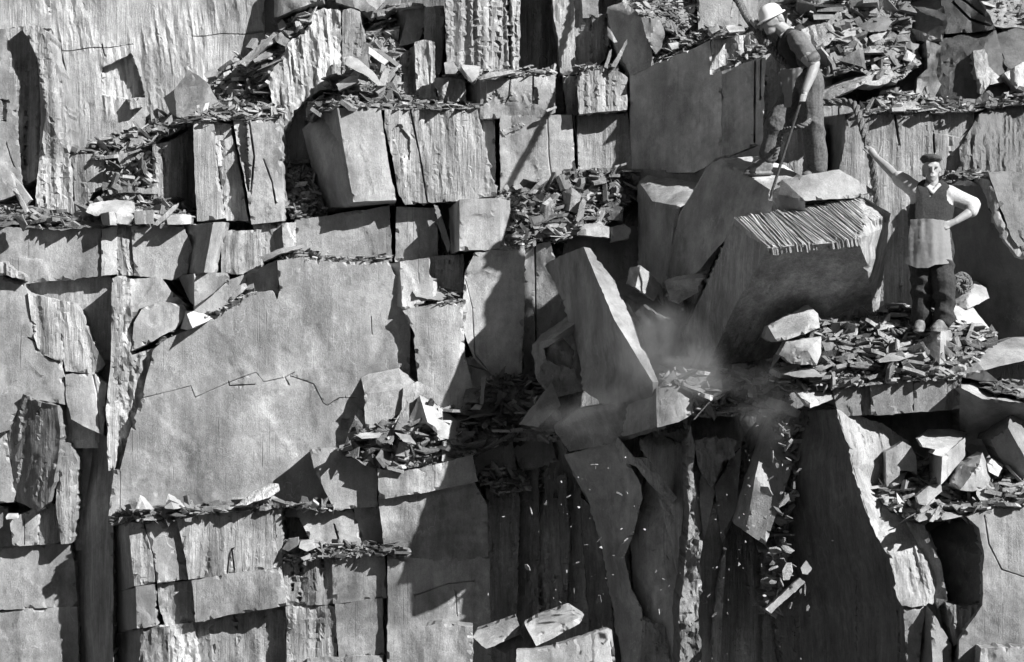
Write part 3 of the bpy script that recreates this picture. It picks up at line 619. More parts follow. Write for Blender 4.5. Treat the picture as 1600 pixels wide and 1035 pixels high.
th("slate_slab", "splintered dark slab lying at left edge below the long pale bed", "-30,418 8,408 10,414 28,425 38,430 40,438 10,430 -30,432", -.0, 'rough', 'rock', None, 0.24, t=.25)
# leaning prism in the middle beds
th("slate_block", "leaning prism with dark left face and pale right face below split columns", "287,351,.3 333,348,-.12 353,348,.1 335,426,.1 319,426,-.14 294,428,.25 290,420,.3 298,380,.3", .1, 'smooth', 'rock', None, 0.29, t=.3, cr=["333,348,-.12 319,426,-.14"])
th("slate_block", "squat block with dark left face below the leaning prism", "278,432,.3 303,428,-.05 352,426,.0 352,440,.0 336,456,.0 304,479,-.05 296,470,.1 284,445,.3", .1, 'smooth', 'rock', None, 0.31, t=.35, cr=["303,428,-.05 304,479,-.05"])
th("slate_block", "brilliant white-topped wedge lying on the sloping edge of the great wall", "282,514,.1 290,487,.05 312,485,.15 335,484,.2 338,495,.05 301,513,-.2 292,516,-.1", -.1, 'smooth', 'rock', None, 0.47, t=.12, cr=["290,487,.05 301,513,-.2"])
th("slate_block", "squared block with shaded left side hung below the fluted block", "701,326,.4 718,312,-.14 781,310,-.1 797,314,.1 797,386,.1 782,389,-.1 718,392,-.14 703,398,.4", 0, 'smooth', 'rock', None, 0.29, t=.5, cr=["718,312,-.14 718,392,-.14", "781,310,-.1 782,389,-.1"])
th("slate_slab", "thin splinter leaning in the dark recess beside the hung squared block", "678,320 684,322 705,385 700,394 692,376", .15, 'smooth', 'rock', None, 0.25, t=.06)
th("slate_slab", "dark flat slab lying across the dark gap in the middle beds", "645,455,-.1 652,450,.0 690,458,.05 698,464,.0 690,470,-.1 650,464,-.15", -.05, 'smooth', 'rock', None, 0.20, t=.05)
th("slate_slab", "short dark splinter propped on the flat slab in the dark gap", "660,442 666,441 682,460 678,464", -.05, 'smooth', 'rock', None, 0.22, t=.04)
th("slate_slab", "tapered grey slab with splintered leaves lying on the sloping ledge top left of great wall", "405,402,.0 440,388,.05 473,383,.1 472,388,.0 440,396,-.1 412,409,-.1", 0, 'smooth', 'rock', None, 0.25, t=.15)
# heap behind the overhanging block
th("slate_slab", "bright plank-like slab tumbling over the heap above the overhanging block", "537,90,.45 551,88,.5 583,112,.4 602,134,.3 590,134,.22 573,119,.22 541,102,.3", .35, 'smooth', 'rock', None, 0.32, t=.08, cr=["541,95,.35 590,128,.25"])
th("slate_slab", "tilted bright-edged slab at the top of the heap above overhanging block", "576,73,.6 607,95,.5 601,102,.45 576,84,.5", .5, 'smooth', 'rock', None, 0.31, t=.08)
th("slate_slab", "upright narrow slab standing in the heap above the overhanging block", "585,143 602,106 609,108 600,140 592,147", .3, 'smooth', 'rock', None, 0.29, t=.06)
th("slate_block", "grey leaning block half buried in the heap above the overhanging block", "556,95,.5 574,78,.5 577,110,.4 570,118,.4 558,108,.4", .5, 'smooth', 'rock', None, 0.24, t=.1)
th("slate_slab", "broad pale slab lying low in the heap behind the overhanging block", "525,132,.4 545,120,.5 560,118,.5 556,130,.3 530,142,.2", .3, 'smooth', 'rock', None, 0.30, t=.1)
th("slate_block", "small lit block at the foot of the fluted columns, left end", "694,98,.5 708,96,.5 716,110,.4 712,115,.35 696,116,.4", .5, 'flake', 'rock', None, 0.31, t=.15)
th("slate_slab", "slab sliding down at the foot of fluted columns beside a small lit block", "714,106,.5 722,101,.5 750,104,.5 748,118,.35 740,130,.25 732,127,.3", .4, 'smooth', 'rock', None, 0.28, t=.12, cr=["722,106,.42 740,130,.25"])
th("slate_slab", "long flat splintered slab lying along the bed top below the fluted columns", "744,122,.2 765,113,.25 800,110,.3 806,114,.25 780,119,.15 750,125,.12", .2, 'stri', 'rock', None, 0.31, t=.1, ang=80)
th("slate_slab", "lone bright stick lying on the bed edge at the dark gap", "853,172 869,166 870,169 855,175", .25, 'smooth', 'rock', None, 0.35, t=.05)
th("slate_slab", "slender pointed splinter standing beside the tall shaded wall", "955,104 976,66 980,61 980,68 962,106", .2, 'smooth', 'rock', None, 0.29, t=.04)
th("slate_slab", "short splinter leaning beside the slender pointed splinter", "944,105 952,80 956,77 955,88 949,107", .25, 'smooth', 'rock', None, 0.29, t=.05)
th("slate_slab", "curved bright splinter high against the tall shaded wall", "949,42 955,48 965,66 960,67 950,56", .35, 'smooth', 'rock', None, 0.31, t=.06)
# debris slope left of the pale ridge
th("slate_slab", "long pale splintered beam lying up the debris slope by the pale ridge", "372,98,.9 400,74,1.1 428,50,1.2 436,52,1.1 440,62,1.0 418,72,.9 384,104,.8", 1, 'stri', 'rock', None, 0.31, t=.15, ang=50)
th("slate_block", "short split block with white end crowning the debris slope", "428,58,1.0 438,51,1.0 452,62,.9 446,73,.8 432,66,.85", .9, 'stri', 'rock', None, 0.32, t=.15, ang=-50)
th("slate_slab", "flat pale slab low on the debris slope by the pale ridge", "395,92,.9 420,78,1.0 434,80,1.0 420,90,.8 398,98,.75", .9, 'smooth', 'rock', None, 0.31, t=.08)
th("slate_block", "small bright block against the pale back wall above the dark tilted slab", "318,116,1.2 336,105,1.25 340,112,1.15 336,119,1.1 322,122,1.1", 1.1, 'smooth', 'rock', None, 0.34, t=.12)
th("slate_slab", "upright pale flake standing near the top of debris slope", "434,38 440,30 448,40 444,48 436,47", 1.2, 'smooth', 'rock', None, 0.34, t=.04)
# dark masses at the top edge
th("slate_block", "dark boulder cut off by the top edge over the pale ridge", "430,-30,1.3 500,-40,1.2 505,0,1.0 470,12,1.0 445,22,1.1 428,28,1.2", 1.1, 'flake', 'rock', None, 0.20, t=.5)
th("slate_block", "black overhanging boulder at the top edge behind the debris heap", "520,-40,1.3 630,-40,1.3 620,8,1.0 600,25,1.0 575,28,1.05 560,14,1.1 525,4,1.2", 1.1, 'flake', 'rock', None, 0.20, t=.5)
th("slate_slab", "bright flake hanging at the top edge before the black boulder", "566,-6 590,-10 606,-6 600,4 588,16 578,8", .85, 'smooth', 'rock', None, 0.36, t=.06)
th("slate_slab", "thin layered slab lying across the top edge beside the grey column", "602,8 640,4 662,6 660,11 606,13", 1.0, 'stri', 'rock', None, 0.32, t=.2, ang=85)

# centre rubble pocket
th("slate_block", "two-faced block sitting in the dark rubble pocket right of the pale slab", "879,300,.2 893,292,.15 908,305,.1 903,333,.1 880,329,.2", .15, 'smooth', 'rock', None, 0.28, t=.2, cr=["893,305,.08 889,331,.1"])
th("slate_slab", "bright upright splinter in front of the dark rubble pocket", "900,345 906,318 912,309 916,315 912,338 904,347", .0, 'smooth', 'rock', None, 0.32, t=.06)
th("slate_column", "short striated column standing in the rubble pocket", "845,326 858,321 866,330 864,352 850,354", .1, 'stri', 'rock', None, 0.29, t=.12)
th("slate_block", "pale block perched on the lip of the rubble pocket above the falling slab", "876,366,.12 907,352,.12 932,347,.2 952,355,.18 952,372,.06 915,368,.02", .1, 'smooth', 'rock', None, 0.32, t=.25, cr=["876,366,.12 915,358,.03 940,352,.12"])
th("slate_block", "shaded block beside the pale perched block over the rubble pocket", "953,356,.18 975,350,.18 986,358,.12 982,374,.08 955,379,.06", .1, 'smooth', 'rock', None, 0.24, t=.25)
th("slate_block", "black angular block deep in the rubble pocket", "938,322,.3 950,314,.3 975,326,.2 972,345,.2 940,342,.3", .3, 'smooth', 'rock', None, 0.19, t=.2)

# the great slabs
th("slate_slab", "standing slab with bright flat top left of the helmeted man's slab", "998,284,.25 1012,274,.25 1055,279,.1 1100,287,-.1 1088,310,-.55 1063,324,-.62 1050,385,-.55 1040,450,-.5 1005,450,-.1 998,420,.2", 0, 'smooth', 'rock', None, 0.29, t=.3,
   cr=["998,284,.25 1020,315,-.25 1057,321,-.6 1088,310,-.55", "1020,315,-.25 1024,450,-.25", "1057,321,-.6 1040,450,-.5"], a=.6)
th("slate_slab", "huge dark slab with bright top under the helmeted man's front boot", "1042,430,-1.1 1065,332,-1.2 1090,290,-1.3 1110,256,-1.4 1125,248,-1.45 1186,245,-1.45 1225,258,-1.65 1247,272,-1.85 1230,284,-2.1 1207,299,-2.25 1206,330,-2.2 1152,350,-1.95 1095,420,-1.55 1062,450,-1.3", -1.5, 'smooth', 'rock', None, .34, t=.5,
   cr=["1125,248,-1.45 1165,272,-1.85 1207,299,-2.25"], a=.5)
th("slate_slab", "bright topped tilted slab in front of the helmeted man's rear leg", "1192,346,-2.05 1206,302,-2.12 1222,281,-2.14 1265,272,-2.12 1311,265,-2.03 1342,283,-2.06 1367,300,-2.1 1332,310,-2.2 1258,314,-2.34 1258,332,-2.25 1225,340,-2.12", -2, 'smooth', 'rock', None, .30, t=.3,
   cr=["1222,281,-2.14 1258,314,-2.34"], a=.5)
th("slate_block", "massive overhanging block whose bright splintered top faces the capped man", "1068,522,-1.5 1120,410,-1.85 1148,343,-2.08 1215,331,-2.16 1285,320,-2.16 1350,309,-2.1 1392,334,-2.2 1388,352,-2.2 1384,398,-2.05 1374,480,-1.7 1366,500,-1.6 1270,520,-1.6 1200,560,-1.6 1105,575,-1.75 1078,560,-1.55", -1.6, 'stri', 'rock', None, .34, t=.6,
   cr=["1148,343,-2.12 1200,388,-2.68 1230,385,-2.72 1300,380,-2.78 1340,374,-2.82 1352,350,-2.55 1392,334,-2.2", "1200,388,-2.68 1150,475,-2.2 1105,575,-1.75", "1340,374,-2.82 1354,410,-2.6 1366,500,-1.6"], a=.45, ang=27)
def leaves():
    # splintered leaves of cleavage standing proud on the block's top
    rng = random.Random(7)
    bk = [(1148, 343, -2.12), (1215, 331, -2.16), (1285, 320, -2.16), (1350, 309, -2.1), (1392, 334, -2.2)]
    fr = [(1200, 388, -2.68), (1230, 385, -2.72), (1300, 380, -2.78), (1340, 374, -2.82), (1352, 350, -2.55), (1392, 334, -2.2)]
    def at(line, f):
        k = min(int(f * (len(line) - 1)), len(line) - 2); t = f * (len(line) - 1) - k
        return [line[k][i] * (1 - t) + line[k + 1][i] * t for i in range(3)]
    for i in range(230):
        f = (i + rng.uniform(-.3, .3)) / 229 * .985; f = max(f, 0)
        a = at(bk[:4], f); b = at(fr[:5], f / .8) if f < .8 else at(fr[4:], min(1, (f - .8) / .2))
        s = rng.choice((0, 0, 0, .1, .2, .35)); e = rng.choice((.8, .92, .97, .99, 1.0))
        a = [a[0] + rng.uniform(-4, 4), a[1] + rng.uniform(-1, 1), a[2]]; b = [b[0] + rng.uniform(-4, 4), b[1] + rng.uniform(-1, 2), b[2]]
        A = P(*[a[q] + (b[q] - a[q]) * s for q in range(3)]); B = P(*[a[q] + (b[q] - a[q]) * e for q in range(3)])
        wv = Vector((1, .1, -.1)).normalized() * rng.choice((.004, .005, .007, .009)); up = Vector((-.2, -.3, .93)).normalized()
        h0 = rng.uniform(.004, .018); h1 = rng.uniform(-.006, .010); hm = rng.uniform(.002, .014); M = (A + B) / 2
        V = []
        for Q, h in ((A, h0), (M, hm), (B, h1)):
            V += [Q - wv - up * .06, Q + wv - up * .06, Q + wv + up * h, Q - wv + up * (h + .004)]
        yield V
_big = [o for o in bpy.data.objects if o.get("label", "").startswith("massive overhanging")][0]
LEAFM = slate(ang=0, tone=.36, grain=1.2, lines=1.0)
for V in leaves():
    mkobj("cleavage_leaf", np.array([tuple(v) for v in V]), [(0, 1, 2, 3), (11, 10, 9, 8)] + [(k + i, k + 4 + i, k + 4 + (i + 1) % 4, k + (i + 1) % 4) for k in (0, 4) for i in range(4)], LEAFM, _big, smooth=0)
th("slate_slab", "tall falling slab with dark face and bright right edge in the dust", "852,414,-.12 885,396,-.55 912,386,-1.05 922,388,-.95 938,410,-1.05 958,436,-1.2 969,462,-1.32 989,500,-1.55 1004,540,-1.8 1029,598,-2.12 1020,640,-2.0 960,645,-1.5 912,610,-1.0 905,560,-.8 895,522,-.6 885,490,-.45 872,450,-.3", -.9, 'smooth', 'rock', None, .27, t=.3,
   cr=["912,386,-1.05 930,430,-1.3 960,500,-1.72 1020,598,-2.28 1020,640,-2.0"], a=.5)
th("slate_block", "hackly block with bright upper edge tucked behind the falling slab", "831,540,-.5 850,520,-.4 868,508,-.4 896,488,-.4 908,522,-.55 914,610,-.6 862,622,-.6 838,592,-.55", -.5, 'flake', 'rock', None, 0.27, t=.35, a=1.3, cr=["831,540,-.5 866,528,-.72 900,505,-.68"], pl=[("850,545 880,530 898,548 895,575 870,570 855,562", -.08)])
th("slate_slab", "rough torn slab in the dust just right of the falling slab", "962,468,-1.15 972,462,-1.15 985,480,-1.3 1002,510,-1.45 1005,535,-1.6 1014,560,-1.7 1000,560,-1.7", -1.4, 'rough', 'rock', None, 0.32, t=.2, a=.7)
th("slate_block", "wedge-shaped block tumbling between falling slab and massive block", "979,444,-1.12 985,418,-1.17 1001,415,-1.32 1020,432,-1.32 1035,450,-1.27 1036,476,-1.22 1028,460,-1.27 1022,470,-1.37 993,449,-1.47", -1.3, 'smooth', 'rock', None, 0.32, t=.25, cr=["1001,415,-1.32 993,449,-1.47"])
th("slate_block", "dusty grey block half hidden behind the massive overhanging block", "1038,440,-1.35 1060,432,-1.4 1105,422,-1.5 1095,455,-1.65 1060,475,-1.65 1048,470,-1.55", -1.5, 'flake', 'rock', None, 0.31, t=.3, cr=["1038,440,-1.35 1095,434,-1.65"])
th("slate_slab", "pale triangular flake lying in shade at the falling slab's foot", "811,664,-.75 838,628,-.75 862,598,-.65 876,634,-.8 840,668,-.95", -.8, 'smooth', 'rock', None, 0.29, t=.08)
th("slate_slab", "flat dust-covered slab on the ledge where the falling slab lands", "1015,590,-1.4 1035,572,-1.3 1050,566,-1.2 1062,578,-1.35 1040,594,-1.65", -1.4, 'smooth', 'rock', None, 0.31, t=.08)
# lower centre
th("slate_slab", "splintered slab with white broken end jutting below the falling slab", "962,690,-1.5 966,684,-1.5 990,714,-1.6 1012,716,-1.6 1030,742,-1.6 1058,778,-1.55 1050,788,-1.5 1020,762,-1.55 992,726,-1.6 972,722,-1.5", -1.5, 'flute', 'rock', None, 0.31, t=.15, ang=-38, a=.5)
th("slate_slab", "long slab sliding down the dark gully with pale broken lower end", "1146,818,-2.1 1160,770,-2.05 1185,690,-1.95 1204,648,-1.9 1246,660,-2.0 1238,730,-2.2 1218,790,-2.35 1196,852,-2.45 1166,832,-2.3", -2.2, 'smooth', 'rock', None, 0.28, t=.2, cr=["1204,648,-1.9 1180,745,-2.35 1166,832,-2.3"])
th("slate_slab", "grey bar of slate falling at a slant through the dark gully", "1196,952 1250,903 1258,910 1205,959", -3.0, 'smooth', 'rock', None, 0.29, t=.07)
th("slate_slab", "small kite-shaped flake falling beside the slanting bar", "1251,888 1260,876 1269,889 1262,898 1254,897", -2.9, 'smooth', 'rock', None, 0.29, t=.04)
th("slate_block", "pale squared stone perched at the top of the dark face", "1243,610,-2.6 1258,600,-2.5 1296,589,-2.45 1305,622,-2.7 1292,628,-2.75 1266,638,-2.85 1252,622,-2.8", -2.6, 'flake', 'rock', None, 0.35, t=.25, a=.4, cr=["1252,622,-2.8 1266,630,-2.85 1303,616,-2.72"])
# rubble ledge under the capped man
th("slate_block", "pale striped boulder leaning on the rubble under the massive block", "1194,528,-2.3 1200,510,-2.3 1230,494,-2.2 1262,477,-2.1 1278,490,-2.2 1281,512,-2.4 1262,520,-2.5 1230,531,-2.55 1206,535,-2.5", -2.3, 'flake', 'rock', None, 0.33, t=.3, cr=["1200,510,-2.3 1212,530,-2.55 1262,515,-2.5 1278,490,-2.2"], a=.5)
th("slate_block", "grey squared boulder directly below the pale striped boulder", "1217,554,-2.6 1228,534,-2.55 1256,530,-2.55 1283,526,-2.45 1283,552,-2.6 1276,571,-2.7 1236,568,-2.7", -2.6, 'flake', 'rock', None, 0.28, t=.3, cr=["1217,554,-2.6 1262,548,-2.74 1276,571,-2.7", "1262,548,-2.74 1283,526,-2.45"])
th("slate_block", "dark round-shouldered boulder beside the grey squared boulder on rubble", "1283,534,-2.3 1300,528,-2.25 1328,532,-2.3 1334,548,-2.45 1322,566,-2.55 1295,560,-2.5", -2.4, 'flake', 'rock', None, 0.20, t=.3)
th("slate_block", "grey diamond-faced block standing in the rubble below the overhanging block", "1326,520,-2.1 1345,500,-2.15 1365,490,-2.15 1380,516,-2.2 1352,529,-2.3", -2.2, 'smooth', 'rock', None, 0.28, t=.15)
th("slate_slab", "long flat slab lying on the rubble ledge in front of capped man", "1372,563,-2.75 1395,550,-2.55 1435,549,-2.5 1434,556,-2.7 1405,564,-2.85 1375,567,-2.85", -2.7, 'smooth', 'rock', None, 0.31, t=.1)
th("slate_slab", "straight bar of slate lying slanted below the capped man's boots", "1434,535,-2.3 1443,531,-2.25 1481,566,-2.6 1474,572,-2.68", -2.4, 'smooth', 'rock', None, 0.32, t=.08)
th("slate_slab", "pointed flat flake on the rubble right of the dark gully", "1224,585,-2.7 1258,575,-2.6 1292,582,-2.6 1286,589,-2.8 1250,590,-2.85", -2.7, 'smooth', 'rock', None, 0.29, t=.05)
th("slate_slab", "thin tilted triangular flake above the pale squared stone", "1270,574,-2.5 1296,562,-2.45 1306,570,-2.6 1280,581,-2.65", -2.55, 'smooth', 'rock', None, 0.30, t=.05)
th("slate_block", "upright stone with bright right face under the capped man's boot", "1447,545,-2.6 1449,520,-2.5 1470,518,-2.65 1486,516,-2.45 1488,548,-2.5 1480,565,-2.65 1468,570,-2.75", -2.6, 'smooth', 'rock', None, 0.32, t=.2, cr=["1470,518,-2.65 1468,570,-2.75"])
th("slate_block", "six-sided block lying behind the capped man's leg under the coiled rope", "1486,468,-1.9 1500,455,-1.85 1526,440,-1.8 1541,450,-1.85 1546,466,-1.95 1512,483,-2.1 1490,478,-2.05", -1.9, 'smooth', 'rock', None, 0.28, t=.25, cr=["1486,468,-1.9 1510,468,-2.1 1541,450,-1.85"])
th("slate_slab", "tilted slab with bright face right of the capped man's boots", "1488,478,-2.1 1515,476,-2.0 1546,513,-2.15 1510,518,-2.35 1494,500,-2.25", -2.2, 'smooth', 'rock', None, 0.32, t=.2, cr=["1488,478,-2.1 1510,518,-2.35"])
th("slate_block", "broad slab with lit top at the right edge below the capped man", "1476,560,-2.55 1482,545,-2.5 1500,548,-2.45 1515,552,-2.35 1586,527,-1.95 1640,532,-1.9 1640,556,-2.3 1600,564,-2.55 1538,579,-2.8 1560,596,-2.6 1530,595,-2.7 1500,588,-2.7", -2.4, 'smooth', 'rock', None, 0.29, t=.4, cr=["1515,552,-2.35 1538,579,-2.8"])
# bay at the lower right
th("slate_slab", "upright grey slab with shattered side standing in the lower right bay", "1384,706 1410,690 1424,698 1431,712 1433,742 1418,736 1406,736 1403,772 1386,768", -2.75, 'smooth', 'rock', None, 0.28, t=.15)
th("slate_block", "big rectangular block with bright top in the lower right bay", "1457,711,-2.7 1472,715,-3.0 1500,690,-2.75 1508,684,-2.7 1508,714,-2.7 1470,758,-3.0 1457,750,-2.75", -2.9, 'smooth', 'rock', None, 0.28, t=.25, cr=["1472,715,-3.0 1470,758,-3.0"])
th("slate_slab", "bright notched slab resting flat on the rectangular block in the bay", "1434,686,-2.75 1451,671,-2.5 1490,671,-2.45 1511,677,-2.5 1500,688,-2.75 1473,714,-3.02 1457,709,-3.0 1462,703,-2.95 1442,699,-2.9", -2.7, 'smooth', 'rock', None, 0.35, t=.12, a=.5)
th("slate_block", "tilted block with pale grained side leaning on the rectangular block", "1482,757,-3.0 1500,730,-2.95 1535,707,-2.85 1549,744,-2.9 1545,760,-3.0 1520,768,-3.1 1500,766,-3.1", -3, 'flake', 'rock', None, 0.31, t=.25, cr=["1500,766,-3.1 1530,726,-3.1 1535,707,-2.85"], a=.5)
th("slate_block", "small bright striated block beside the leaning block in the bay", "1542,726,-2.9 1550,716,-2.85 1568,727,-2.85 1560,745,-2.95 1545,737,-2.98", -2.9, 'stri', 'rock', None, 0.35, t=.12, ang=-60)
th("slate_block", "large wedge at the right edge over the lower right bay", "1531,686,-2.6 1584,627,-2.5 1650,690,-2.6 1650,800,-2.8 1605,757,-2.85 1566,727,-2.8 1548,686,-2.85", -2.7, 'smooth', 'rock', None, 0.26, t=.4, cr=["1531,686,-2.6 1575,668,-3.0 1584,627,-2.5", "1575,668,-3.0 1606,722,-3.0 1650,770,-2.9"])
th("slate_slab", "bright rectangular splinter on the edge of the lower right bay rubble", "1430,812,-3.25 1434,805,-3.2 1468,793,-3.1 1473,797,-3.1 1466,806,-3.22 1436,816,-3.3", -3.2, 'smooth', 'rock', None, 0.34, t=.06)
th("slate_slab", "crossed narrow splinter lying over the bright rectangular splinter", "1452,815 1470,786 1476,788 1458,816", -3.28, 'smooth', 'rock', None, 0.32, t=.04)
th("slate_slab", "broad pale flake on the lip above the dark concave block", "1470,808,-3.2 1475,801,-3.1 1505,800,-3.05 1516,803,-3.1 1490,810,-3.25 1473,813,-3.3", -3.2, 'smooth', 'rock', None, 0.32, t=.05)
th("slate_slab", "curved bright chunk in the middle of the bay rubble", "1432,776,-3.0 1450,760,-2.95 1470,757,-2.95 1472,768,-3.0 1448,790,-3.15 1436,788,-3.1", -3.05, 'smooth', 'rock', None, 0.29, t=.12)
# upper right
th("slate_slab", "long tilted slab with bright broken end behind the helmeted man", "1278,160,-1.2 1283,142,-1.0 1310,128,-.9 1352,112,-.85 1368,107,-.9 1390,100,-.85 1397,117,-1.0 1388,130,-1.25 1373,134,-1.3 1350,131,-1.3 1310,150,-1.35 1290,160,-1.3", -1, 'stri', 'rock', None, 0.32, t=.35, ang=70, a=.5, cr=["1283,142,-1.0 1345,128,-1.25 1368,107,-.9"])
th("slate_block", "folded pale block lying on the bright end of the long tilted slab", "1343,86,-.8 1346,74,-.7 1356,72,-.65 1386,86,-.7 1391,100,-.8 1376,108,-.95 1362,109,-1.0 1360,96,-1.0 1350,99,-1.0", -.8, 'flake', 'rock', None, 0.32, t=.25, a=.7)
th("slate_slab", "grey pentagonal slab on the debris slope above the helmeted man's shoulder", "1275,14,.0 1300,9,.1 1348,30,-.1 1320,42,-.25 1275,29,-.25", -.1, 'smooth', 'rock', None, 0.28, t=.15)
th("slate_block", "dark block with white vertical ribs just behind helmeted man's shoulder", "1252,46,-.6 1290,35,-.5 1300,40,-.55 1308,56,-.65 1290,72,-.8 1262,78,-.85", -.7, 'flute', 'rock', None, 0.24, t=.3, ang=-14)
th("slate_slab", "pale fan-shaped flake below the grey pentagonal slab", "1303,60,-.7 1318,48,-.55 1336,42,-.5 1339,60,-.65 1325,67,-.75", -.6, 'smooth', 'rock', None, 0.29, t=.08)
th("slate_block", "dark boulder with white flaked rim on the upper right debris slope", "1340,40,-.3 1362,28,-.2 1388,26,-.3 1395,34,-.4 1385,48,-.55 1360,50,-.6 1345,46,-.5", -.4, 'flake', 'rock', None, 0.22, t=.25, cr=["1345,46,-.5 1386,30,-.35"])
th("slate_slab", "bright leaf of slate below the white-rimmed dark boulder", "1358,58,-.6 1372,46,-.5 1386,50,-.5 1376,62,-.7 1364,66,-.75", -.6, 'smooth', 'rock', None, 0.36, t=.05)
th("slate_slab", "white leaf-shaped flake lying alone at the foot of the upper right rocks", "1411,93,-.8 1417,78,-.75 1431,86,-.8 1424,97,-.88", -.8, 'smooth', 'rock', None, 0.38, t=.05)
th("slate_slab", "broad oval flake on the terrace top right of the hanging thick rope", "1398,166,-1.2 1405,156,-1.0 1430,158,-1.0 1450,166,-1.1 1440,171,-1.3 1410,172,-1.32", -1.1, 'smooth', 'rock', None, 0.29, t=.06)
th("slate_block", "brick-shaped stone on the terrace edge nearest the helmeted man", "1280,167 1309,164 1309,180 1284,183", -1.4, 'flake', 'rock', None, 0.28, t=.2, a=.4)
th("slate_block", "brick-shaped stone on the terrace edge next to the hanging thick rope", "1312,164 1338,162 1338,176 1312,179", -1.4, 'flake', 'rock', None, 0.29, t=.2, a=.4)
th("slate_slab", "upright square slab among debris behind the helmeted man's elbow", "1297,84,-.9 1310,79,-.85 1326,82,-.85 1328,106,-.95 1300,110,-1.0", -.9, 'smooth', 'rock', None, 0.24, t=.12)
th("slate_block", "bright cube stone on the sloping top of the shaded wall, near the rope", "1107,45,-.1 1121,38,-.1 1126,46,-.2 1113,53,-.25", -.15, 'smooth', 'rock', None, 0.32, t=.12)
th("slate_slab", "flat bright slab on the chips left of the helmeted man's rope hand", "1134,43,-.3 1140,39,-.2 1162,42,-.25 1164,49,-.4 1140,51,-.45", -.3, 'smooth', 'rock', None, 0.35, t=.07)
th("slate_block", "pale stone half way down the sloping top of the shaded wall", "1044,68,.0 1060,66,.0 1060,75,-.1 1050,78,-.1", 0, 'smooth', 'rock', None, 0.32, t=.1)
th("slate_slab", "bright leaning post-like splinter at the top edge left of the rope", "1141,26 1150,-20 1156,-20 1149,4 1144,28", .1, 'smooth', 'rock', None, 0.30, t=.06)
# middle rubble below the man's shadow
th("slate_block", "large split boulder on the rubble in front of the great wall", "564,590,.0 575,585,.0 622,574,.0 650,596,-.1 634,607,-.22 630,640,-.25 602,664,-.25 588,676,-.25 571,676,-.25 570,615,-.2", -.2, 'flake', 'rock', None, 0.29, t=.35, cr=["564,590,.0 573,616,-.22 634,607,-.22", "573,616,-.22 571,676,-.25"], a=.6)
th("slate_block", "striated slab leaning on the large split boulder's right side", "630,606,-.25 652,596,-.15 675,606,-.15 680,630,-.25 655,660,-.35 612,668,-.35 628,640,-.3", -.3, 'stri', 'rock', None, 0.29, t=.15, ang=20, a=.6)
th("slate_block", "tilted rectangular block lying on the rubble with bright upper edge", "637,661,-.35 655,617,-.35 668,624,-.37 719,660,-.3 713,688,-.35 690,684,-.45 665,662,-.5", -.4, 'smooth', 'rock', None, 0.28, t=.25, cr=["655,617,-.35 668,660,-.55 713,688,-.35"])
th("slate_slab", "narrow upright post of slate standing at the edge of the man's shadow", "750,632 752,590 760,588 755,632", -.45, 'smooth', 'rock', None, 0.31, t=.12)
th("slate_slab", "small pale square flake at the foot of the upright post", "734,640,-.5 744,632,-.4 754,634,-.4 750,640,-.55", -.5, 'smooth', 'rock', None, 0.32, t=.04)
th("slate_slab", "flat pale slab on the left end of the middle rubble", "556,680,-.45 570,676,-.35 598,677,-.4 592,684,-.55 565,686,-.6", -.5, 'smooth', 'rock', None, 0.32, t=.06)
th("slate_slab", "grey upright flake in the middle rubble before the tilted block", "618,712 624,692 632,690 640,704 636,714", -.55, 'smooth', 'rock', None, 0.28, t=.06)
th("slate_slab", "thick dark flake lying before the tilted rectangular block", "617,676,-.6 640,680,-.55 650,694,-.6 630,690,-.7", -.6, 'smooth', 'rock', None, 0.24, t=.06)
th("slate_block", "squared grey stone at the front edge of the middle rubble", "590,712,-.5 609,710,-.45 616,724,-.5 592,730,-.55", -.5, 'smooth', 'rock', None, 0.29, t=.12)
th("slate_slab", "bundle of splintered slate leaves lying on the ledge below the great wall", "368,790,-.5 392,770,-.45 420,756,-.4 434,757,-.4 436,768,-.45 420,778,-.5 385,790,-.55", -.45, 'stack', 'rock', None, 0.31, t=.12, ang=65)
th("slate_slab", "dark pointed flake standing upright on the ledge, leftmost of two", "212,795,-.5 219,774,-.35 226,778,-.3 240,796,-.35 228,796,-.55", -.4, 'smooth', 'rock', None, 0.31, t=.05, cr=["219,774,-.35 228,796,-.55"])
th("slate_slab", "dark pointed flake standing upright on the ledge, right of its twin", "257,794,-.5 263,772,-.35 272,776,-.3 290,792,-.35 272,796,-.55", -.4, 'smooth', 'rock', None, 0.31, t=.05, cr=["263,772,-.35 272,796,-.55"])
th("slate_block", "little bright brick lying on the lowest left ledge", "9,808,-.0 12,803,.1 26,803,.1 26,810,-.05 10,812,-.05", 0, 'smooth', 'rock', None, 0.35, t=.1)
th("slate_block", "cube stone with two bright faces on the small lower ledge rubble", "467,856,-.5 470,846,-.4 488,842,-.35 494,856,-.5 480,862,-.55", -.45, 'smooth', 'rock', None, 0.30, t=.1)
th("slate_block", "dark stone beside the cube stone on the small lower ledge", "441,858,-.35 452,842,-.3 466,840,-.35 466,852,-.45 450,862,-.45", -.4, 'smooth', 'rock', None, 0.25, t=.1)
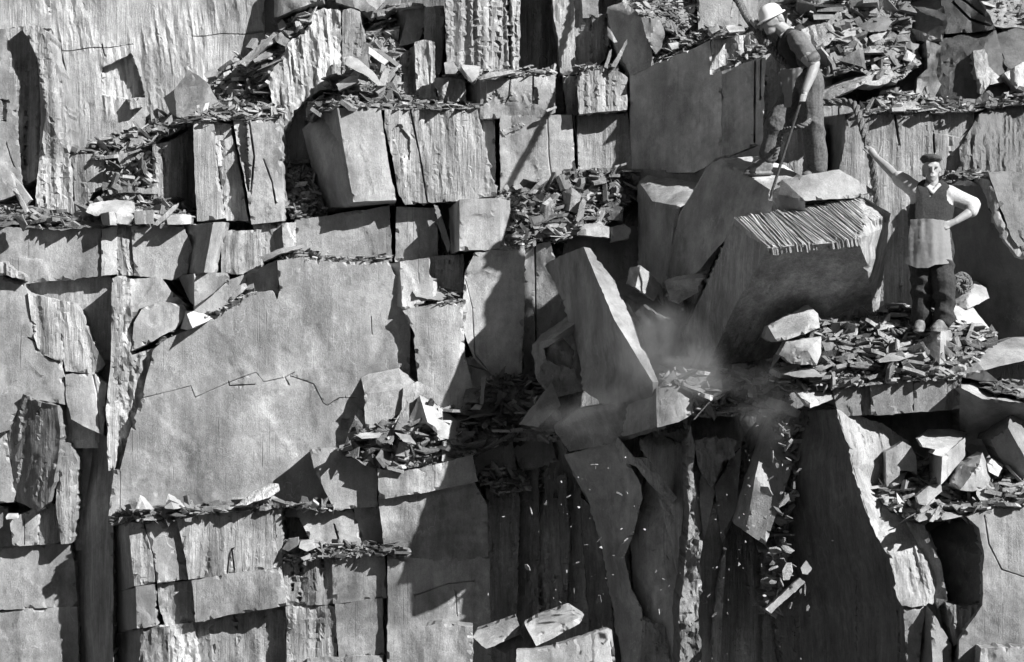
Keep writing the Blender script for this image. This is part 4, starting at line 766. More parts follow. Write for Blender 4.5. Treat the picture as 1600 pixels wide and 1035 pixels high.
# blocks lying at the bottom edge
th("slate_block", "upright pale block at the bottom edge left of three dark blocks", "661,1100,-1.8 664,980,-1.7 690,972,-1.7 720,978,-1.72 738,980,-1.75 740,1100,-1.85", -1.8, 'flake', 'rock', None, .24, t=.35, a=.5)
th("slate_block", "smaller dark slanted block at bottom, beside the upright pale block", "738,996,-1.7 745,985,-1.6 806,964,-1.6 815,990,-1.75 760,1014,-1.85", -1.7, 'smooth', 'rock', None, 0.26, t=.25)
th("slate_block", "dark slanted block with thin bright edge at bottom centre", "820,976,-1.9 840,964,-1.75 890,947,-1.7 912,962,-1.8 905,975,-2.05 838,1010,-2.1", -1.9, 'flake', 'rock', None, 0.27, t=.3, cr=["824,998,-2.08 905,966,-2.05"], a=.4)
th("slate_slab", "large slab with bright right edge at the bottom edge of the view", "806,1100,-2.3 807,1017,-2.2 860,1012,-2.2 950,982,-2.2 956,985,-2.1 968,1100,-2.3", -2.2, 'smooth', 'rock', None, 0.28, t=.2, cr=["950,982,-2.25 960,1100,-2.4"])
th("slate_slab", "small dark block wedged under the smaller slanted block at bottom", "770,1012,-1.6 812,990,-1.6 818,1000,-1.65 790,1022,-1.7", -1.6, 'smooth', 'rock', None, 0.22, t=.15)

# ------------------------------------------------------------------ rubble
def frag(rng):
    """an irregular thin polygonal splinter of slate, unit length along x"""
    n = rng.choice((3, 4, 4, 5, 5, 6)); asp = rng.choice((.18, .28, .4, .55, .7, .85)); th_ = rng.uniform(.04, .16)
    if rng.random() < .11: asp = rng.uniform(.6, .9); th_ = rng.uniform(.25, .45)
    an = sorted((i + rng.uniform(-.34, .34)) * 2 * math.pi / n for i in range(n)); ph = rng.uniform(0, 6.28)
    top = []; bot = []
    sk = rng.uniform(-.12, .12), rng.uniform(-.12, .12); tl = rng.uniform(-.3, .3)
    for a in an:
        r = rng.uniform(.38, .56)
        x, y = math.cos(a + ph) * r, math.sin(a + ph) * r * asp
        z = th_ * .5 * (1 + tl * x * 2)
        top.append((x, y, z)); bot.append((x * rng.uniform(.9, 1.08) + sk[0], y * rng.uniform(.88, 1.08) + sk[1] * asp, -th_ * .5 * rng.uniform(.8, 1.2)))
    V = top + bot
    F = [tuple(range(n)), tuple(reversed(range(n, 2 * n)))] + [(i, n + i, n + (i + 1) % n, (i + 1) % n) for i in range(n)]
    return np.array(V), F
_fr = random.Random(3)
FRAGS = [frag(_fr) for _ in range(40)]
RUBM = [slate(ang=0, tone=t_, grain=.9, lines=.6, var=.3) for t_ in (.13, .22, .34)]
FRM = []
for i, (V, F) in enumerate(FRAGS):
    me = bpy.data.meshes.new("slate_fragment"); me.from_pydata(V.tolist(), [], F); me.materials.append(RUBM[i % 3]); FRM.append(me)

def orient(rng, flat):
    q = Quaternion((0, 0, 1), rng.uniform(0, 6.283))
    if rng.random() < flat: tilt = abs(rng.gauss(0, .33))
    else: tilt = rng.uniform(.4, 1.5)
    a = rng.uniform(0, 6.283)
    return Quaternion((math.cos(a), math.sin(a), 0), tilt) @ q

def bank(label, biglabel, poly, n, nbig, size=(5, 26), flat=.7, tone=.24, lift=0.0, a=1.0, group=None, bed=True, seed=None, dark=False):
    """a bed of slate rubble: fine chips as one stuff mesh, its larger fragments as things"""
    rng, sd = rng_()
    if seed: rng = random.Random(seed); sd = seed
    pts = parse(poly); nbig = int(nbig * .66 + .5); n = int(n * 1.9)
    VV, F = rockmesh("rubble", pts, 0, 'hack', t=.25, a=.7 * a, res=6, jag=2.5, seed=sd)
    xs = [p[0] for p in pts]; ys = [p[1] for p in pts]
    A = np.array(pts)
    r = delaunay_2d_cdt([Vector(p[:2]) for p in pts], [(i, (i + 1) % len(pts)) for i in range(len(pts))], [], 1, 1e-3)
    cv = np.array([tuple(q) for q in r[0]]); cd = np.array([A[r[3][i][0], 2] if r[3][i] else 0 for i in range(len(cv))]); tris = [list(f) for f in r[2]]
    ar = [abs((cv[f[1]][0] - cv[f[0]][0]) * (cv[f[2]][1] - cv[f[0]][1]) - (cv[f[2]][0] - cv[f[0]][0]) * (cv[f[1]][1] - cv[f[0]][1])) for f in tris]
    items = []
    for k in range(n + nbig):
        f = rng.choices(tris, ar)[0]; u, v = rng.random(), rng.random()
        if u + v > 1: u, v = 1 - u, 1 - v
        x, y = cv[f[0]] * (1 - u - v) + cv[f[1]] * u + cv[f[2]] * v; d = cd[f[0]] * (1 - u - v) + cd[f[1]] * u + cd[f[2]] * v
        s = size[0] * (size[1] / size[0]) ** (rng.random() ** 2.5) * 1.4
        items.append([s, x, y, d])
    items.sort(reverse=True)
    # the larger ones keep apart from each other
    allV = [VV]; allF = list(F); off = len(VV); mi = [0] * len(F); placed = []; nb = 0
    for i, (s, x, y, d) in enumerate(items):
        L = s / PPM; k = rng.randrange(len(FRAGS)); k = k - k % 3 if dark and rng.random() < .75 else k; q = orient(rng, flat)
        sc = (L, L * rng.uniform(.8, 1.15), L * rng.uniform(.8, 1.3))
        p = P(x, y, d - .02) + Vector((0, -.02, L * .12 + lift))
        if nb < nbig and all((p - pp).length > .45 * (L + ll) for pp, ll in placed):
            o = bpy.data.objects.new("slate_fragment", FRM[k]); COL.objects.link(o); o.location = p; o.rotation_mode = 'QUATERNION'; o.rotation_quaternion = q; o.scale = sc
            tag(o, biglabel, "rock", group or biglabel); placed.append((p, L)); nb += 1
            continue
        R = np.array(q.to_matrix()); V, Fc = FRAGS[k]
        W = (V * np.array(sc)) @ R.T + np.array(p)
        allV.append(W); allF += [tuple(j + off for j in f) for f in Fc]; mi += [1 + k % 3] * len(Fc); off += len(W)
    V = np.concatenate(allV); org = Vector((V[:, 0].mean(), V[:, 1].mean(), V[:, 2].min()))
    me = bpy.data.meshes.new("slate_rubble"); me.from_pydata((V - np.array(org)).tolist(), [], allF)
    for m in [slate(tone=tone * .8, grain=1.3, lines=.6)] + RUBM: me.materials.append(m)
    me.polygons.foreach_set("material_index", mi)
    o = bpy.data.objects.new("slate_rubble", me); COL.objects.link(o); o.location = org
    tag(o, label, "rubble", None, "stuff"); return o

bank("slate chips littering the left ledge at the foot of the tall columns", "loose splinter among the chips on the left ledge", "-60,345,.3 -60,330,.9 30,318,.9 112,335,.7 180,300,.75 240,300,.7 305,330,.6 300,352,.2 180,354,.15 60,358,.15", 200, 14, (5, 30))
bank("chips and slabs piled between the tall columns and dark striated column", "slab piece in the pile left of the dark striated column", "112,240,.9 165,215,1.2 235,200,1.1 242,235,.7 238,310,.6 190,318,.5 150,320,.6 178,262,.8", 130, 14, (8, 40), flat=.45)
bank("chips strewn at the foot of the pale back wall", "slab piece at the foot of the pale back wall", "165,222,1.1 205,200,1.3 262,180,1.2 275,190,.9 300,190,.6 240,226,.65 190,240,.8", 90, 8, (6, 36))
bank("heaped chips on top of the three split columns", "loose fragment heaped on the three split columns", "272,195,.6 300,192,.34 437,185,.32 442,165,.9 400,150,1.1 330,160,1.2 300,178,1.0", 230, 16, (5, 26))
bank("debris slope climbing beside the pale hackly ridge", "loose slab on the debris slope beside the pale ridge", "325,160,1.2 400,160,.95 428,150,.85 420,112,.85 445,80,.95 470,50,1.0 495,18,1.1 470,8,1.5 430,60,1.4 360,105,1.4 325,125,1.4", 260, 18, (6, 42), flat=.5)
bank("rubble covering the top of the overhanging and fluted blocks", "loose fragment on top of the overhanging and fluted blocks", "482,190,.5 500,174,.35 527,170,.12 600,172,.12 748,169,.12 740,160,.5 690,160,.8 600,140,.8 540,140,.7 480,165,.75", 330, 22, (4, 26))
bank("dark heap of slabs behind the overhanging block", "slab piece in the dark heap behind the overhanging block", "540,140,.6 505,135,.7 560,95,1.0 568,30,1.4 612,30,1.5 630,75,1.2 628,150,.8 600,155,.6", 170, 14, (8, 42), flat=.35)
bank("dark chips in the gap between split columns and overhanging block", "chip in the gap left of the overhanging block", "446,330,.5 450,255,.9 480,250,.9 510,338,.5 462,345,.35", 90, 6, (8, 24), flat=.5, tone=.2)
bank("thin line of chips along the bed top below the fluted columns", "chip on the bed top below the fluted columns", "690,118,.6 760,110,.65 870,108,.65 869,118,.46 795,122,.43 700,124,.6", 110, 6, (4, 22))
bank("chips on the small striated block beside the tall shaded wall", "chip on the small striated block by the shaded wall", "900,120,.4 906,112,.3 966,112,.3 965,104,.6 900,104,.65", 60, 3, (4, 16))
bank("slate litter filling the pocket right of the smooth pale slab", "broken slab in the litter-filled pocket right of the pale slab", "795,385,.0 790,320,.3 806,300,.35 850,292,.35 888,268,.4 960,262,.4 1000,275,.3 992,300,.5 960,345,.35 910,365,.12 870,380,.02", 330, 22, (6, 34), flat=.45)
bank("chips along the lip under the hung squared block", "chip on the lip under the hung squared block", "770,310,.3 800,318,.3 800,385,.0 780,392,-.1 800,392,-.1 830,384,.0 830,330,.3 800,290,.4", 70, 3, (5, 22), flat=.5)
bank("chips on the sloping top of the tall shaded wall", "chip on the sloping top of the tall shaded wall", "1021,103,.31 1086,77,.03 1112,64,-.07 1150,55,-.1 1170,45,.1 1100,45,.4 1040,70,.5 1025,90,.5", 200, 10, (4, 22))
bank("gravelly debris at the top edge above the tall shaded wall", "fragment of debris at the top edge above the shaded wall", "975,4,.7 960,-40,1.4 1092,-40,1.2 1092,30,.7 1060,60,.5 1035,45,.35 1003,25,.3", 260, 10, (4, 20))
bank("chips on the step behind the helmeted man's rope hand", "chip on the step behind the helmeted man's rope hand", "1125,113,-.15 1190,92,-.42 1200,78,-.3 1180,70,-.2 1130,108,-.1", 70, 3, (4, 18))
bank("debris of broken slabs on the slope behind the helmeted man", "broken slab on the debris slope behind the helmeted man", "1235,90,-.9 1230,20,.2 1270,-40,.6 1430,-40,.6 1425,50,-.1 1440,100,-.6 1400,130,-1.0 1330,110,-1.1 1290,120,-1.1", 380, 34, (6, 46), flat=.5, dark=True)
bank("chips along the top of the terrace behind the capped man", "chip on the terrace top behind the capped man", "1338,180,-1.3 1350,165,-1.1 1390,145,-.9 1440,150,-.8 1530,165,-1.0 1570,150,-1.0 1600,140,-1.0 1700,130,-1.0 1700,150,-1.2 1560,168,-1.2 1522,175,-1.3 1400,179,-1.3", 280, 14, (5, 26))
bank("fine debris at the top right corner", "fragment in the fine debris at the top right corner", "1520,-40,.6 1700,-40,.6 1700,45,-.2 1600,45,-.25 1550,40,-.4 1540,10,.0", 150, 6, (4, 22))
bank("chips on the dark ledge right of the capped man's head", "chip on the dark ledge right of the capped man's head", "1474,292,-1.55 1480,268,-1.2 1530,264,-1.2 1562,270,-1.3 1560,284,-1.8 1530,282,-1.75 1500,280,-1.6", 110, 5, (4, 16))
bank("slate rubble covering the ledge around the capped man's boots", "broken piece in the rubble around the capped man's boots", "1198,600,-2.5 1215,560,-2.2 1270,510,-2.0 1330,495,-2.0 1375,484,-2.05 1440,480,-2.15 1500,500,-2.2 1560,520,-2.2 1530,560,-2.45 1500,592,-2.72 1430,597,-2.78 1362,602,-2.78 1300,608,-2.75 1250,612,-2.6", 700, 46, (5, 34), flat=.62)
bank("litter of chips on the pale slab at the right edge", "chip on the pale slab at the right edge", "1536,606,-2.8 1560,592,-2.2 1700,615,-2.1 1700,645,-2.9 1610,628,-2.95", 110, 5, (4, 18), bed=False)
bank("dusty rubble where the falling slab lands above the dark gully", "dusty broken slab above the dark gully", "1026,606,-2.1 1034,588,-1.7 1060,570,-1.4 1110,580,-1.5 1200,590,-2.1 1235,610,-2.3 1230,645,-2.2 1160,650,-2.0 1084,650,-2.0 1080,606,-2.1", 260, 18, (7, 40), flat=.35, tone=.3)
bank("rubble flowing down the narrow gully", "fragment in the rubble of the narrow gully", "1205,650,-1.9 1248,655,-2.05 1245,740,-2.2 1225,850,-2.3 1215,960,-2.2 1185,960,-1.9 1200,850,-1.9 1212,760,-1.9", 260, 14, (5, 34), flat=.3, tone=.26)
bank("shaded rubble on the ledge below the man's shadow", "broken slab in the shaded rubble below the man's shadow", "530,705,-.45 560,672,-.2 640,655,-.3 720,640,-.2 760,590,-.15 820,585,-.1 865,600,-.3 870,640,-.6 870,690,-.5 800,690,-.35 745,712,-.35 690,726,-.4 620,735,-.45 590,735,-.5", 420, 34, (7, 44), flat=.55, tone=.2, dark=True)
bank("small heap in the shaded corner beside the dark recess", "chip in the shaded corner beside the dark recess", "742,752,-.25 770,728,-.1 820,740,.0 830,765,.0 780,775,-.2", 70, 5, (6, 22))
bank("chips lining the ledge below the great smooth wall", "splinter on the ledge below the great smooth wall", "174,822,-.1 186,800,.0 430,785,.05 540,785,.0 540,800,-.3 430,792,-.35 340,801,-.38 222,817,-.33", 260, 20, (5, 34))
bank("chips heaped on the small lower ledge", "chip on the small lower ledge", "441,882,-.32 444,845,-.1 490,850,-.28 565,850,-.3 600,850,-.35 640,858,-.43 640,872,-.46 603,868,-.4 520,872,-.36", 230, 12, (5, 24))
bank("rubble filling the lower right bay", "broken piece in the rubble of the lower right bay", "1366,762,-2.6 1400,735,-2.5 1440,720,-2.4 1530,720,-2.4 1570,730,-2.6 1700,760,-2.8 1700,784,-3.2 1610,788,-3.25 1536,803,-3.25 1510,808,-3.1 1470,815,-3.1 1420,815,-2.98 1380,788,-2.8", 420, 26, (5, 32), flat=.6)
bank("chips on the sloping upper edge of the great smooth wall", "chip on the sloping edge of the great smooth wall", "240,548,.05 300,515,.05 345,490,.05 400,459,.05 398,452,.2 340,478,.25 250,530,.2", 60, 4, (4, 20))
bank("splinters on the flat top of the great smooth wall", "splinter on the flat top of the great smooth wall", "434,408,.05 520,411,.05 612,407,.05 612,401,.3 520,403,.3 480,390,.3 440,395,.3", 100, 6, (4, 22))
bank("splinters in the dark gap above the lower bed", "splinter in the dark gap above the lower bed", "648,482,-.1 722,473,-.12 720,455,.2 690,450,.25 660,462,.2", 40, 3, (5, 22))

# ------------------------------------------------------------------ the two men, their ropes and tools
def ico(c, r, n=2):
    bm = bmesh.new(); bmesh.ops.create_icosphere(bm, subdivisions=n, radius=1)
    r = r if isinstance(r, (tuple, list)) else (r, r, r)
    V = [Vector((v.co.x * r[0], v.co.y * r[1], v.co.z * r[2])) + c for v in bm.verts]; bm.free(); return V

def hullmesh(bm, balls):
    pts = [p for c, r in balls for p in ico(c, r)]
    vs = [bm.verts.new(p) for p in pts]
    g = bmesh.ops.convex_hull(bm, input=vs)
    dead = [e for e in set(g["geom_interior"] + g["geom_unused"]) if isinstance(e, bmesh.types.BMVert) and e.is_valid]
    if dead: bmesh.ops.delete(bm, geom=dead, context='VERTS')

def body(name, hulls, mat, parent, voxel=.009, smooth=3, fold=0.0, fscale=14., cut=None, seed=1):
    """one continuous surface grown over overlapping tapered forms"""
    bm = bmesh.new()
    for h in hulls: hullmesh(bm, h)
    me = bpy.data.meshes.new(name); bm.to_mesh(me); bm.free()
    tmp = bpy.data.objects.new(name, me); COL.objects.link(tmp)
    m = tmp.modifiers.new("r", 'REMESH'); m.mode = 'VOXEL'; m.voxel_size = voxel
    s = tmp.modifiers.new("s", 'SMOOTH'); s.factor = .5; s.iterations = smooth
    dg = bpy.context.evaluated_depsgraph_get(); dg.update()
    nm = bpy.data.meshes.new_from_object(tmp.evaluated_get(dg)); COL.objects.unlink(tmp); bpy.data.objects.remove(tmp)
    n = len(nm.vertices); V = np.zeros(n * 3); nm.vertices.foreach_get("co", V); V = V.reshape(-1, 3)
    if fold:
        N = np.zeros(n * 3); nm.vertex_normals.foreach_get("vector", N); N = N.reshape(-1, 3)
        x, y, z = V.T
        wz = z + .35 * (x + y) + .03 * vn(x * 9, z * 9, seed)
        f = (.5 - 2.2 * np.abs(vn(wz * fscale, (x - y) * fscale * .35, seed))) + .6 * vn(x * fscale * .8 + y * 5, z * fscale * .5, seed + 3)
        V = V + N * (fold * f)[:, None]
    F = [tuple(p.vertices) for p in nm.polygons]
    if cut is not None:
        s_ = (V[:, 1] + CAMD) / CAMD; px = V[:, 0] / s_ * PPM + 800; py = 517.5 - V[:, 2] / s_ * PPM
        dead = cut(px, py, V[:, 1]); F = [f for f in F if not all(dead[i] for i in f)]
        used = sorted({i for f in F for i in f}); mp = {i: k for k, i in enumerate(used)}; V = V[used]; F = [tuple(mp[i] for i in f) for f in F]
    bpy.data.meshes.remove(nm)
    return mkobj(name, V, F, mat, parent, smooth=80)

SKIN = plain("skin", .29, .55, .12, 30, .4, .15); SHIRT = plain("shirt_cloth", .42, .9, .12, 60); GSHIRT = plain("grey_shirt_cloth", .13, .9, .2, 60)
VEST = plain("waistcoat_cloth", .030, .9, .3, 60); TROU = plain("trouser_cloth", .10, .85, .35, 50, .2, .5); TROD = plain("dark_trouser_cloth", .04, .9, .3, 50, .2, .5)
APR = plain("apron_canvas", .20, .9, .07, 30); BOOT = plain("boot_leather", .15, .6, .4, 30); CAPM = plain("cap_tweed", .06, .95, .4, 90)
HELM = plain("helmet_shell", .8, .45, .06, 8, .5, .05); HAIR = plain("hair", .30, .8, .3, 120); ROPE = plain("rope_hemp", .13, .95, .5, 60, .1, .8); IRON = plain("iron_bar", .05, .5, .4, 40, .5, .3); DARK = plain("eye_dark", .03, .4, .1)

def C(*seg):                    # chain of tapered limbs: (px,py,d,r) ...
    q = [(P(a[0], a[1], a[2]), a[3]) for a in seg]
    return [[q[i], q[i + 1]] for i in range(len(q) - 1)]

def finger(base, dirs, r):
    q = [base]
    for d_, l in dirs: q.append(q[-1] + d_.normalized() * l)
    return [[(q[i], r * (1 - .12 * i)), (q[i + 1], r * (1 - .12 * (i + 1)))] for i in range(len(q) - 1)]

# ---- the capped man
D0 = -2.46
man = empty("person", P(1460, 516, D0))
tag(man, "man in flat cap, dark waistcoat and pale apron standing with one hand on hip", "person")
hc = P(1455.5, 266, D0 - .03)
head = [[(hc + Vector((0, .01, .035)), (.073, .092, .085)), (hc + Vector((0, .01, -.005)), (.070, .088, .08))],
        [(hc + Vector((-.004, -.03, -.05)), (.052, .055, .05)), (hc + Vector((-.006, -.045, -.085)), (.03, .03, .026))],
        [(hc + Vector((-.006, -.086, .014)), .011), (hc + Vector((-.010, -.108, -.026)), .015)],
        [(hc + Vector((-.036, -.074, .028)), .017), (hc + Vector((.030, -.076, .028)), .017)],
        [(hc + Vector((-.022, -.080, -.058)), .006), (hc + Vector((.012, -.080, -.058)), .006)],
        [(hc + Vector((-.074, .0, .0)), (.008, .018, .03)), (hc + Vector((-.076, .008, -.005)), (.008, .014, .02))],
        [(hc + Vector((.074, .0, .0)), (.008, .018, .03)), (hc + Vector((.076, .008, -.005)), (.008, .014, .02))]]
neck = C((1456, 276, D0 + .02, .056), (1457, 296, D0 + .03, .062))
core = [[(P(1440, 305, D0 + .04), .085), (P(1474, 306, D0 + .04), .085), (P(1448, 345, D0 + .02), .10), (P(1464, 345, D0 + .02), .10)], [(P(1446, 345, D0 + .02), .10), (P(1466, 345, D0 + .02), .10), (P(1440, 375, D0 + .02), .08), (P(1468, 375, D0 + .02), .08)]]
legs = C((1440, 375, D0 + .02, .075), (1440, 440, D0 + .02, .055), (1441, 505, D0 + .06, .04)) + C((1468, 375, D0, .075), (1472, 440, D0 - .06, .055), (1474, 500, D0 - .02, .04))
rarm = C((1428, 300, D0 + .03, .055), (1400, 276, D0 + .20, .044), (1386, 262, D0 + .33, .042), (1371, 248, D0 + .45, .030))
hb = P(1371, 248, D0 + .45); up = Vector((-.55, .3, .65)).normalized()
rh = [[(hb, .028), (hb + up * .05, (.03, .022, .032)), (hb + up * .085 + Vector((.004, 0, .01)), (.03, .022, .03))]]
pal = hb + up * .085
for k, (dx, dz, l) in enumerate(((-.030, -.012, .030), (-.014, .008, .036), (.006, .018, .038), (.024, .016, .030))):
    rh += finger(pal + Vector((dx, 0, dz)), [(up + Vector((-.1, .1, .1)), l), (up + Vector((-.05, .5, .0)), l * .8), (up + Vector((-.0, 1.2, -.2)), l * .6)], .0105)
rh += finger(hb + up * .03 + Vector((.022, -.01, .01)), [(Vector((.45, -.1, .8)), .045), (Vector((.2, .0, 1)), .035)], .012)
larm = C((1487, 303, D0 + .02, .055), (1524, 323, D0 + .02, .045), (1512, 334, D0 - .06, .043), (1493, 346, D0 - .10, .030))
lb = P(1493, 346, D0 - .10); ldir = Vector((-.85, -.1, -.35)).normalized()
lh = [[(lb, .028), (lb + ldir * .05, (.034, .022, .032)), (lb + ldir * .085, (.028, .022, .034))]]
pal = lb + ldir * .08
for k, (dx, dz, l) in enumerate(((.0, .026, .034), (-.008, .008, .036), (-.004, -.012, .034), (.008, -.028, .026))):
    lh += finger(pal + Vector((dx, -.012, dz)), [(Vector((-.9, -.25, -.35)), l), (Vector((-.9, .3, -.7)), l * .8), (Vector((-.5, .9, -.7)), l * .55)], .0105)
lh += finger(lb + ldir * .03 + Vector((0, .015, -.02)), [(Vector((-.5, .55, -.5)), .04), (Vector((-.6, .5, -.3)), .03)], .012)
body("body", head + neck + core + legs + rarm + rh + larm + lh, SKIN, man, .0065, 2)
body("eye", [[(hc + Vector((-.032, -.083, .012)), (.010, .006, .005))]], DARK, man, .003, 1); body("eye", [[(hc + Vector((.024, -.085, .012)), (.010, .006, .005))]], DARK, man, .003, 1)
body("hair", [[(hc + Vector((-.062, .03, .012)), (.017, .05, .04)), (hc + Vector((-.05, .07, -.02)), (.02, .03, .04))], [(hc + Vector((.062, .03, .012)), (.017, .05, .04)), (hc + Vector((.05, .07, -.02)), (.02, .03, .04))], [(hc + Vector((-.04, .085, .0)), .03), (hc + Vector((.04, .085, .0)), .03)]], HAIR, man, .006, 1, .003, 60)
torso = [[(P(1436, 303, D0 + .03), .085), (P(1478, 305, D0 + .03), .085), (P(1444, 292, D0 + .03), .05), (P(1470, 293, D0 + .03), .05), (P(1438, 345, D0), .09), (P(1468, 346, D0), .09)]]
shirt = torso + [[(P(1434, 301, D0 + .03), .082), (P(1416, 286, D0 + .11), .068)], [(P(1416, 286, D0 + .11), .07), (P(1405, 279, D0 + .17), .066)],
                 [(P(1482, 304, D0 + .02), .082), (P(1502, 312, D0 + .02), .072)], [(P(1502, 312, D0 + .02), .074), (P(1520, 320, D0 + .02), .068)], [(P(1520, 319, D0 + .02), .066), (P(1518, 330, D0 - .04), .056)]]
body("shirt", shirt, SHIRT, man, .010, 2, .011, 15, seed=5)
body("collar", [[(P(1447, 290, D0 - .03), .022), (P(1456, 301, D0 - .07), .016)], [(P(1467, 290, D0 - .03), .022), (P(1457, 301, D0 - .07), .016)], [(P(1447, 290, D0 - .03), .02), (P(1450, 286, D0 + .05), .02)], [(P(1467, 290, D0 - .03), .02), (P(1464, 286, D0 + .05), .02)]], SHIRT, man, .006, 1)
tri = [(1444, 280), (1470, 280), (1454, 313)]
vest = [[(P(1438, 304, D0 + .02), .098), (P(1476, 306, D0 + .02), .098), (P(1446, 290, D0 + .03), .055), (P(1468, 291, D0 + .03), .055), (P(1438, 348, D0 - .01), .108), (P(1468, 349, D0 - .01), .108)]]
body("waistcoat", vest, VEST, man, .009, 2, .008, 12, cut=lambda x, y, d: (inpoly(x, y, tri) & (d < D0 + .05)) | (y > 362) | (np.hypot((x - 1424) / 13, (y - 303) / 17) < 1) | (np.hypot((x - 1491) / 13, (y - 305) / 17) < 1))
trs = [[(P(1438, 360, D0), .095), (P(1468, 360, D0), .095), (P(1437, 385, D0 + .01), .095), (P(1470, 385, D0), .095)]] + C((1438, 385, D0 + .01, .104), (1439, 440, D0 + .01, .096), (1440, 503, D0 + .06, .090)) + C((1470, 385, D0, .106), (1474, 440, D0 - .06, .100), (1476, 496, D0 - .02, .092))
body("trousers", trs, TROD, man, .010, 2, .026, 9, seed=9)
for px, dd, tx in ((1440, .06, -.06), (1474, -.02, -.1)):
    py = 511
    body("boot", [[(P(px, py - 10, D0 + dd), .05), (P(px, py, D0 + dd), (.045, .06, .035)), (P(px, py, D0 + dd) + Vector((tx, -.14, -.015)), (.042, .05, .03))], [(P(px, py + 4, D0 + dd) + Vector((0, .02, -.015)), (.045, .06, .02)), (P(px, py + 4, D0 + dd) + Vector((tx, -.15, -.015)), (.045, .055, .018))]], BOOT, man, .007, 2)
V_, F_ = rockmesh("apron", shd("1423,343,-2.10 1440,342,-2.155 1456,342,-2.165 1472,344,-2.15 1483,346,-2.09 1485,372,-2.11 1488,411,-2.12 1474,413,-2.18 1461,414,-2.20 1450,419,-2.19 1432,419,-2.16 1415,413,-2.10 1419,375,-2.10", -.44), -2.15, 'cloth', t=.012, a=.6, res=3.0, jag=.3, cr=[shd(q, -.44) for q in ("1440,342,-2.155 1438,380,-2.17 1432,419,-2.16", "1456,342,-2.165 1458,380,-2.2 1461,414,-2.20", "1472,344,-2.15 1476,380,-2.17 1474,413,-2.18")], seed=21)
ap = mkobj("apron", V_, F_, APR, man, smooth=60)
V_, F_ = rockmesh("band", shd("1422,341,-2.115 1440,340,-2.17 1456,340,-2.18 1472,341,-2.165 1484,344,-2.10 1484,349,-2.105 1472,348,-2.168 1456,347,-2.183 1440,347,-2.173 1422,348,-2.118", -.44), -2.15, 'flat', t=.012, res=3, jag=.2, seed=22)
mkobj("waistband", V_, F_, APR, ap, smooth=60)
cc = hc + Vector((0, .015, .098))
capo = body("cap", [[(cc, (.102, .124, .032)), (cc + Vector((-.004, -.02, .018)), (.088, .10, .028))], [(cc + Vector((0, .01, -.022)), (.085, .105, .028)), (cc, (.08, .1, .03))]], CAPM, man, .007, 2, .004, 30)
body("peak", [[(cc + Vector((-.055, -.105, -.022)), (.03, .03, .008)), (cc + Vector((.055, -.105, -.022)), (.03, .03, .008)), (cc + Vector((-.04, -.175, -.044)), (.038, .02, .008)), (cc + Vector((.04, -.175, -.044)), (.038, .02, .008))]], CAPM, capo, .005, 1)

# ---- the helmeted man
D1 = -2.0
hman = empty("person", P(1230, 274, D1))
tag(hman, "man in white helmet bending over a bar, one hand gripping a rope", "person")
hh_ = P(1206, 33, D1); fw = Vector((-.90, -.18, -.40)).normalized(); upv = Vector((-.40, -.05, .91)).normalized(); upv = (upv - fw * upv.dot(fw)).normalized(); sd_ = fw.cross(upv)
def H(f, s, u): return hh_ + fw * f + sd_ * s + upv * u
near = 1 if sd_.y < 0 else -1
head = [[(H(.0, 0, .03), .088), (H(-.02, 0, .0), .086), (H(.03, 0, .0), .078)], [(H(.045, 0, -.045), .052), (H(.072, 0, -.082), .028), (H(.03, 0, -.07), .045)],
        [(H(.092, 0, .012), .012), (H(.122, 0, -.026), .014)], [(H(.08, -.03, .026), .014), (H(.08, .03, .026), .014)], [(H(.092, -.018, -.055), .009), (H(.092, .018, -.055), .009)],
        [(H(-.02, .074, -.005), (.014, .010, .024)), (H(-.024, .077, -.012), (.010, .008, .016))], [(H(-.02, -.074, -.005), (.014, .010, .024)), (H(-.024, -.077, -.012), (.010, .008, .016))]]
neck = [[(H(-.03, 0, -.05), .062), (P(1231, 54, D1), .072)]]
core = [[(P(1242, 64, D1 - .14), .075), (P(1232, 64, D1 + .12), .075), (P(1250, 100, D1 - .08), .085), (P(1246, 100, D1 + .07), .085)], [(P(1250, 100, D1 - .07), .09), (P(1246, 100, D1 + .06), .09), (P(1264, 124, D1 - .06), .09), (P(1258, 124, D1 + .07), .09)]]
legs = C((1265, 124, D1 - .08, .08), (1269, 190, D1 - .08, .058), (1278, 262, D1 - .0, .042)) + C((1248, 124, D1 + .08, .08), (1213, 192, D1 + .05, .058), (1191, 250, D1 + .12, .042))
narm = C((1247, 64, D1 - .20, .058), (1273, 100, D1 - .28, .050), (1268, 116, D1 - .30, .049), (1258, 142, D1 - .34, .034))
nb_ = P(1258, 142, D1 - .34); nd = Vector((-.25, -.1, -.95)).normalized()
nh = [[(nb_, .028), (nb_ + nd * .045, (.030, .034, .034)), (nb_ + nd * .075, (.028, .036, .03))]]
for k in range(4):
    b_ = nb_ + nd * (.040 + .019 * k) + Vector((.016, -.026, 0))
    nh += finger(b_, [(Vector((-.55, -.75, -.1)), .030), (Vector((-1, .1, -.15)), .028), (Vector((-.2, 1, -.1)), .022)], .0105)
nh += finger(nb_ + nd * .03 + Vector((-.012, -.02, 0)), [(Vector((-.6, -.5, -.6)), .04), (Vector((-.1, -.4, -1)), .032)], .012)
farm = C((1228, 66, D1 + .16, .055), (1217, 80, D1 + .14, .050), (1204, 66, D1 + .10, .046), (1187, 46, D1 + .06, .032))
fb = P(1187, 46, D1 + .06); fd = Vector((-.62, -.1, .72)).normalized()
fh = [[(fb, .028), (fb + fd * .045, (.032, .028, .034)), (fb + fd * .075, (.032, .028, .032))]]
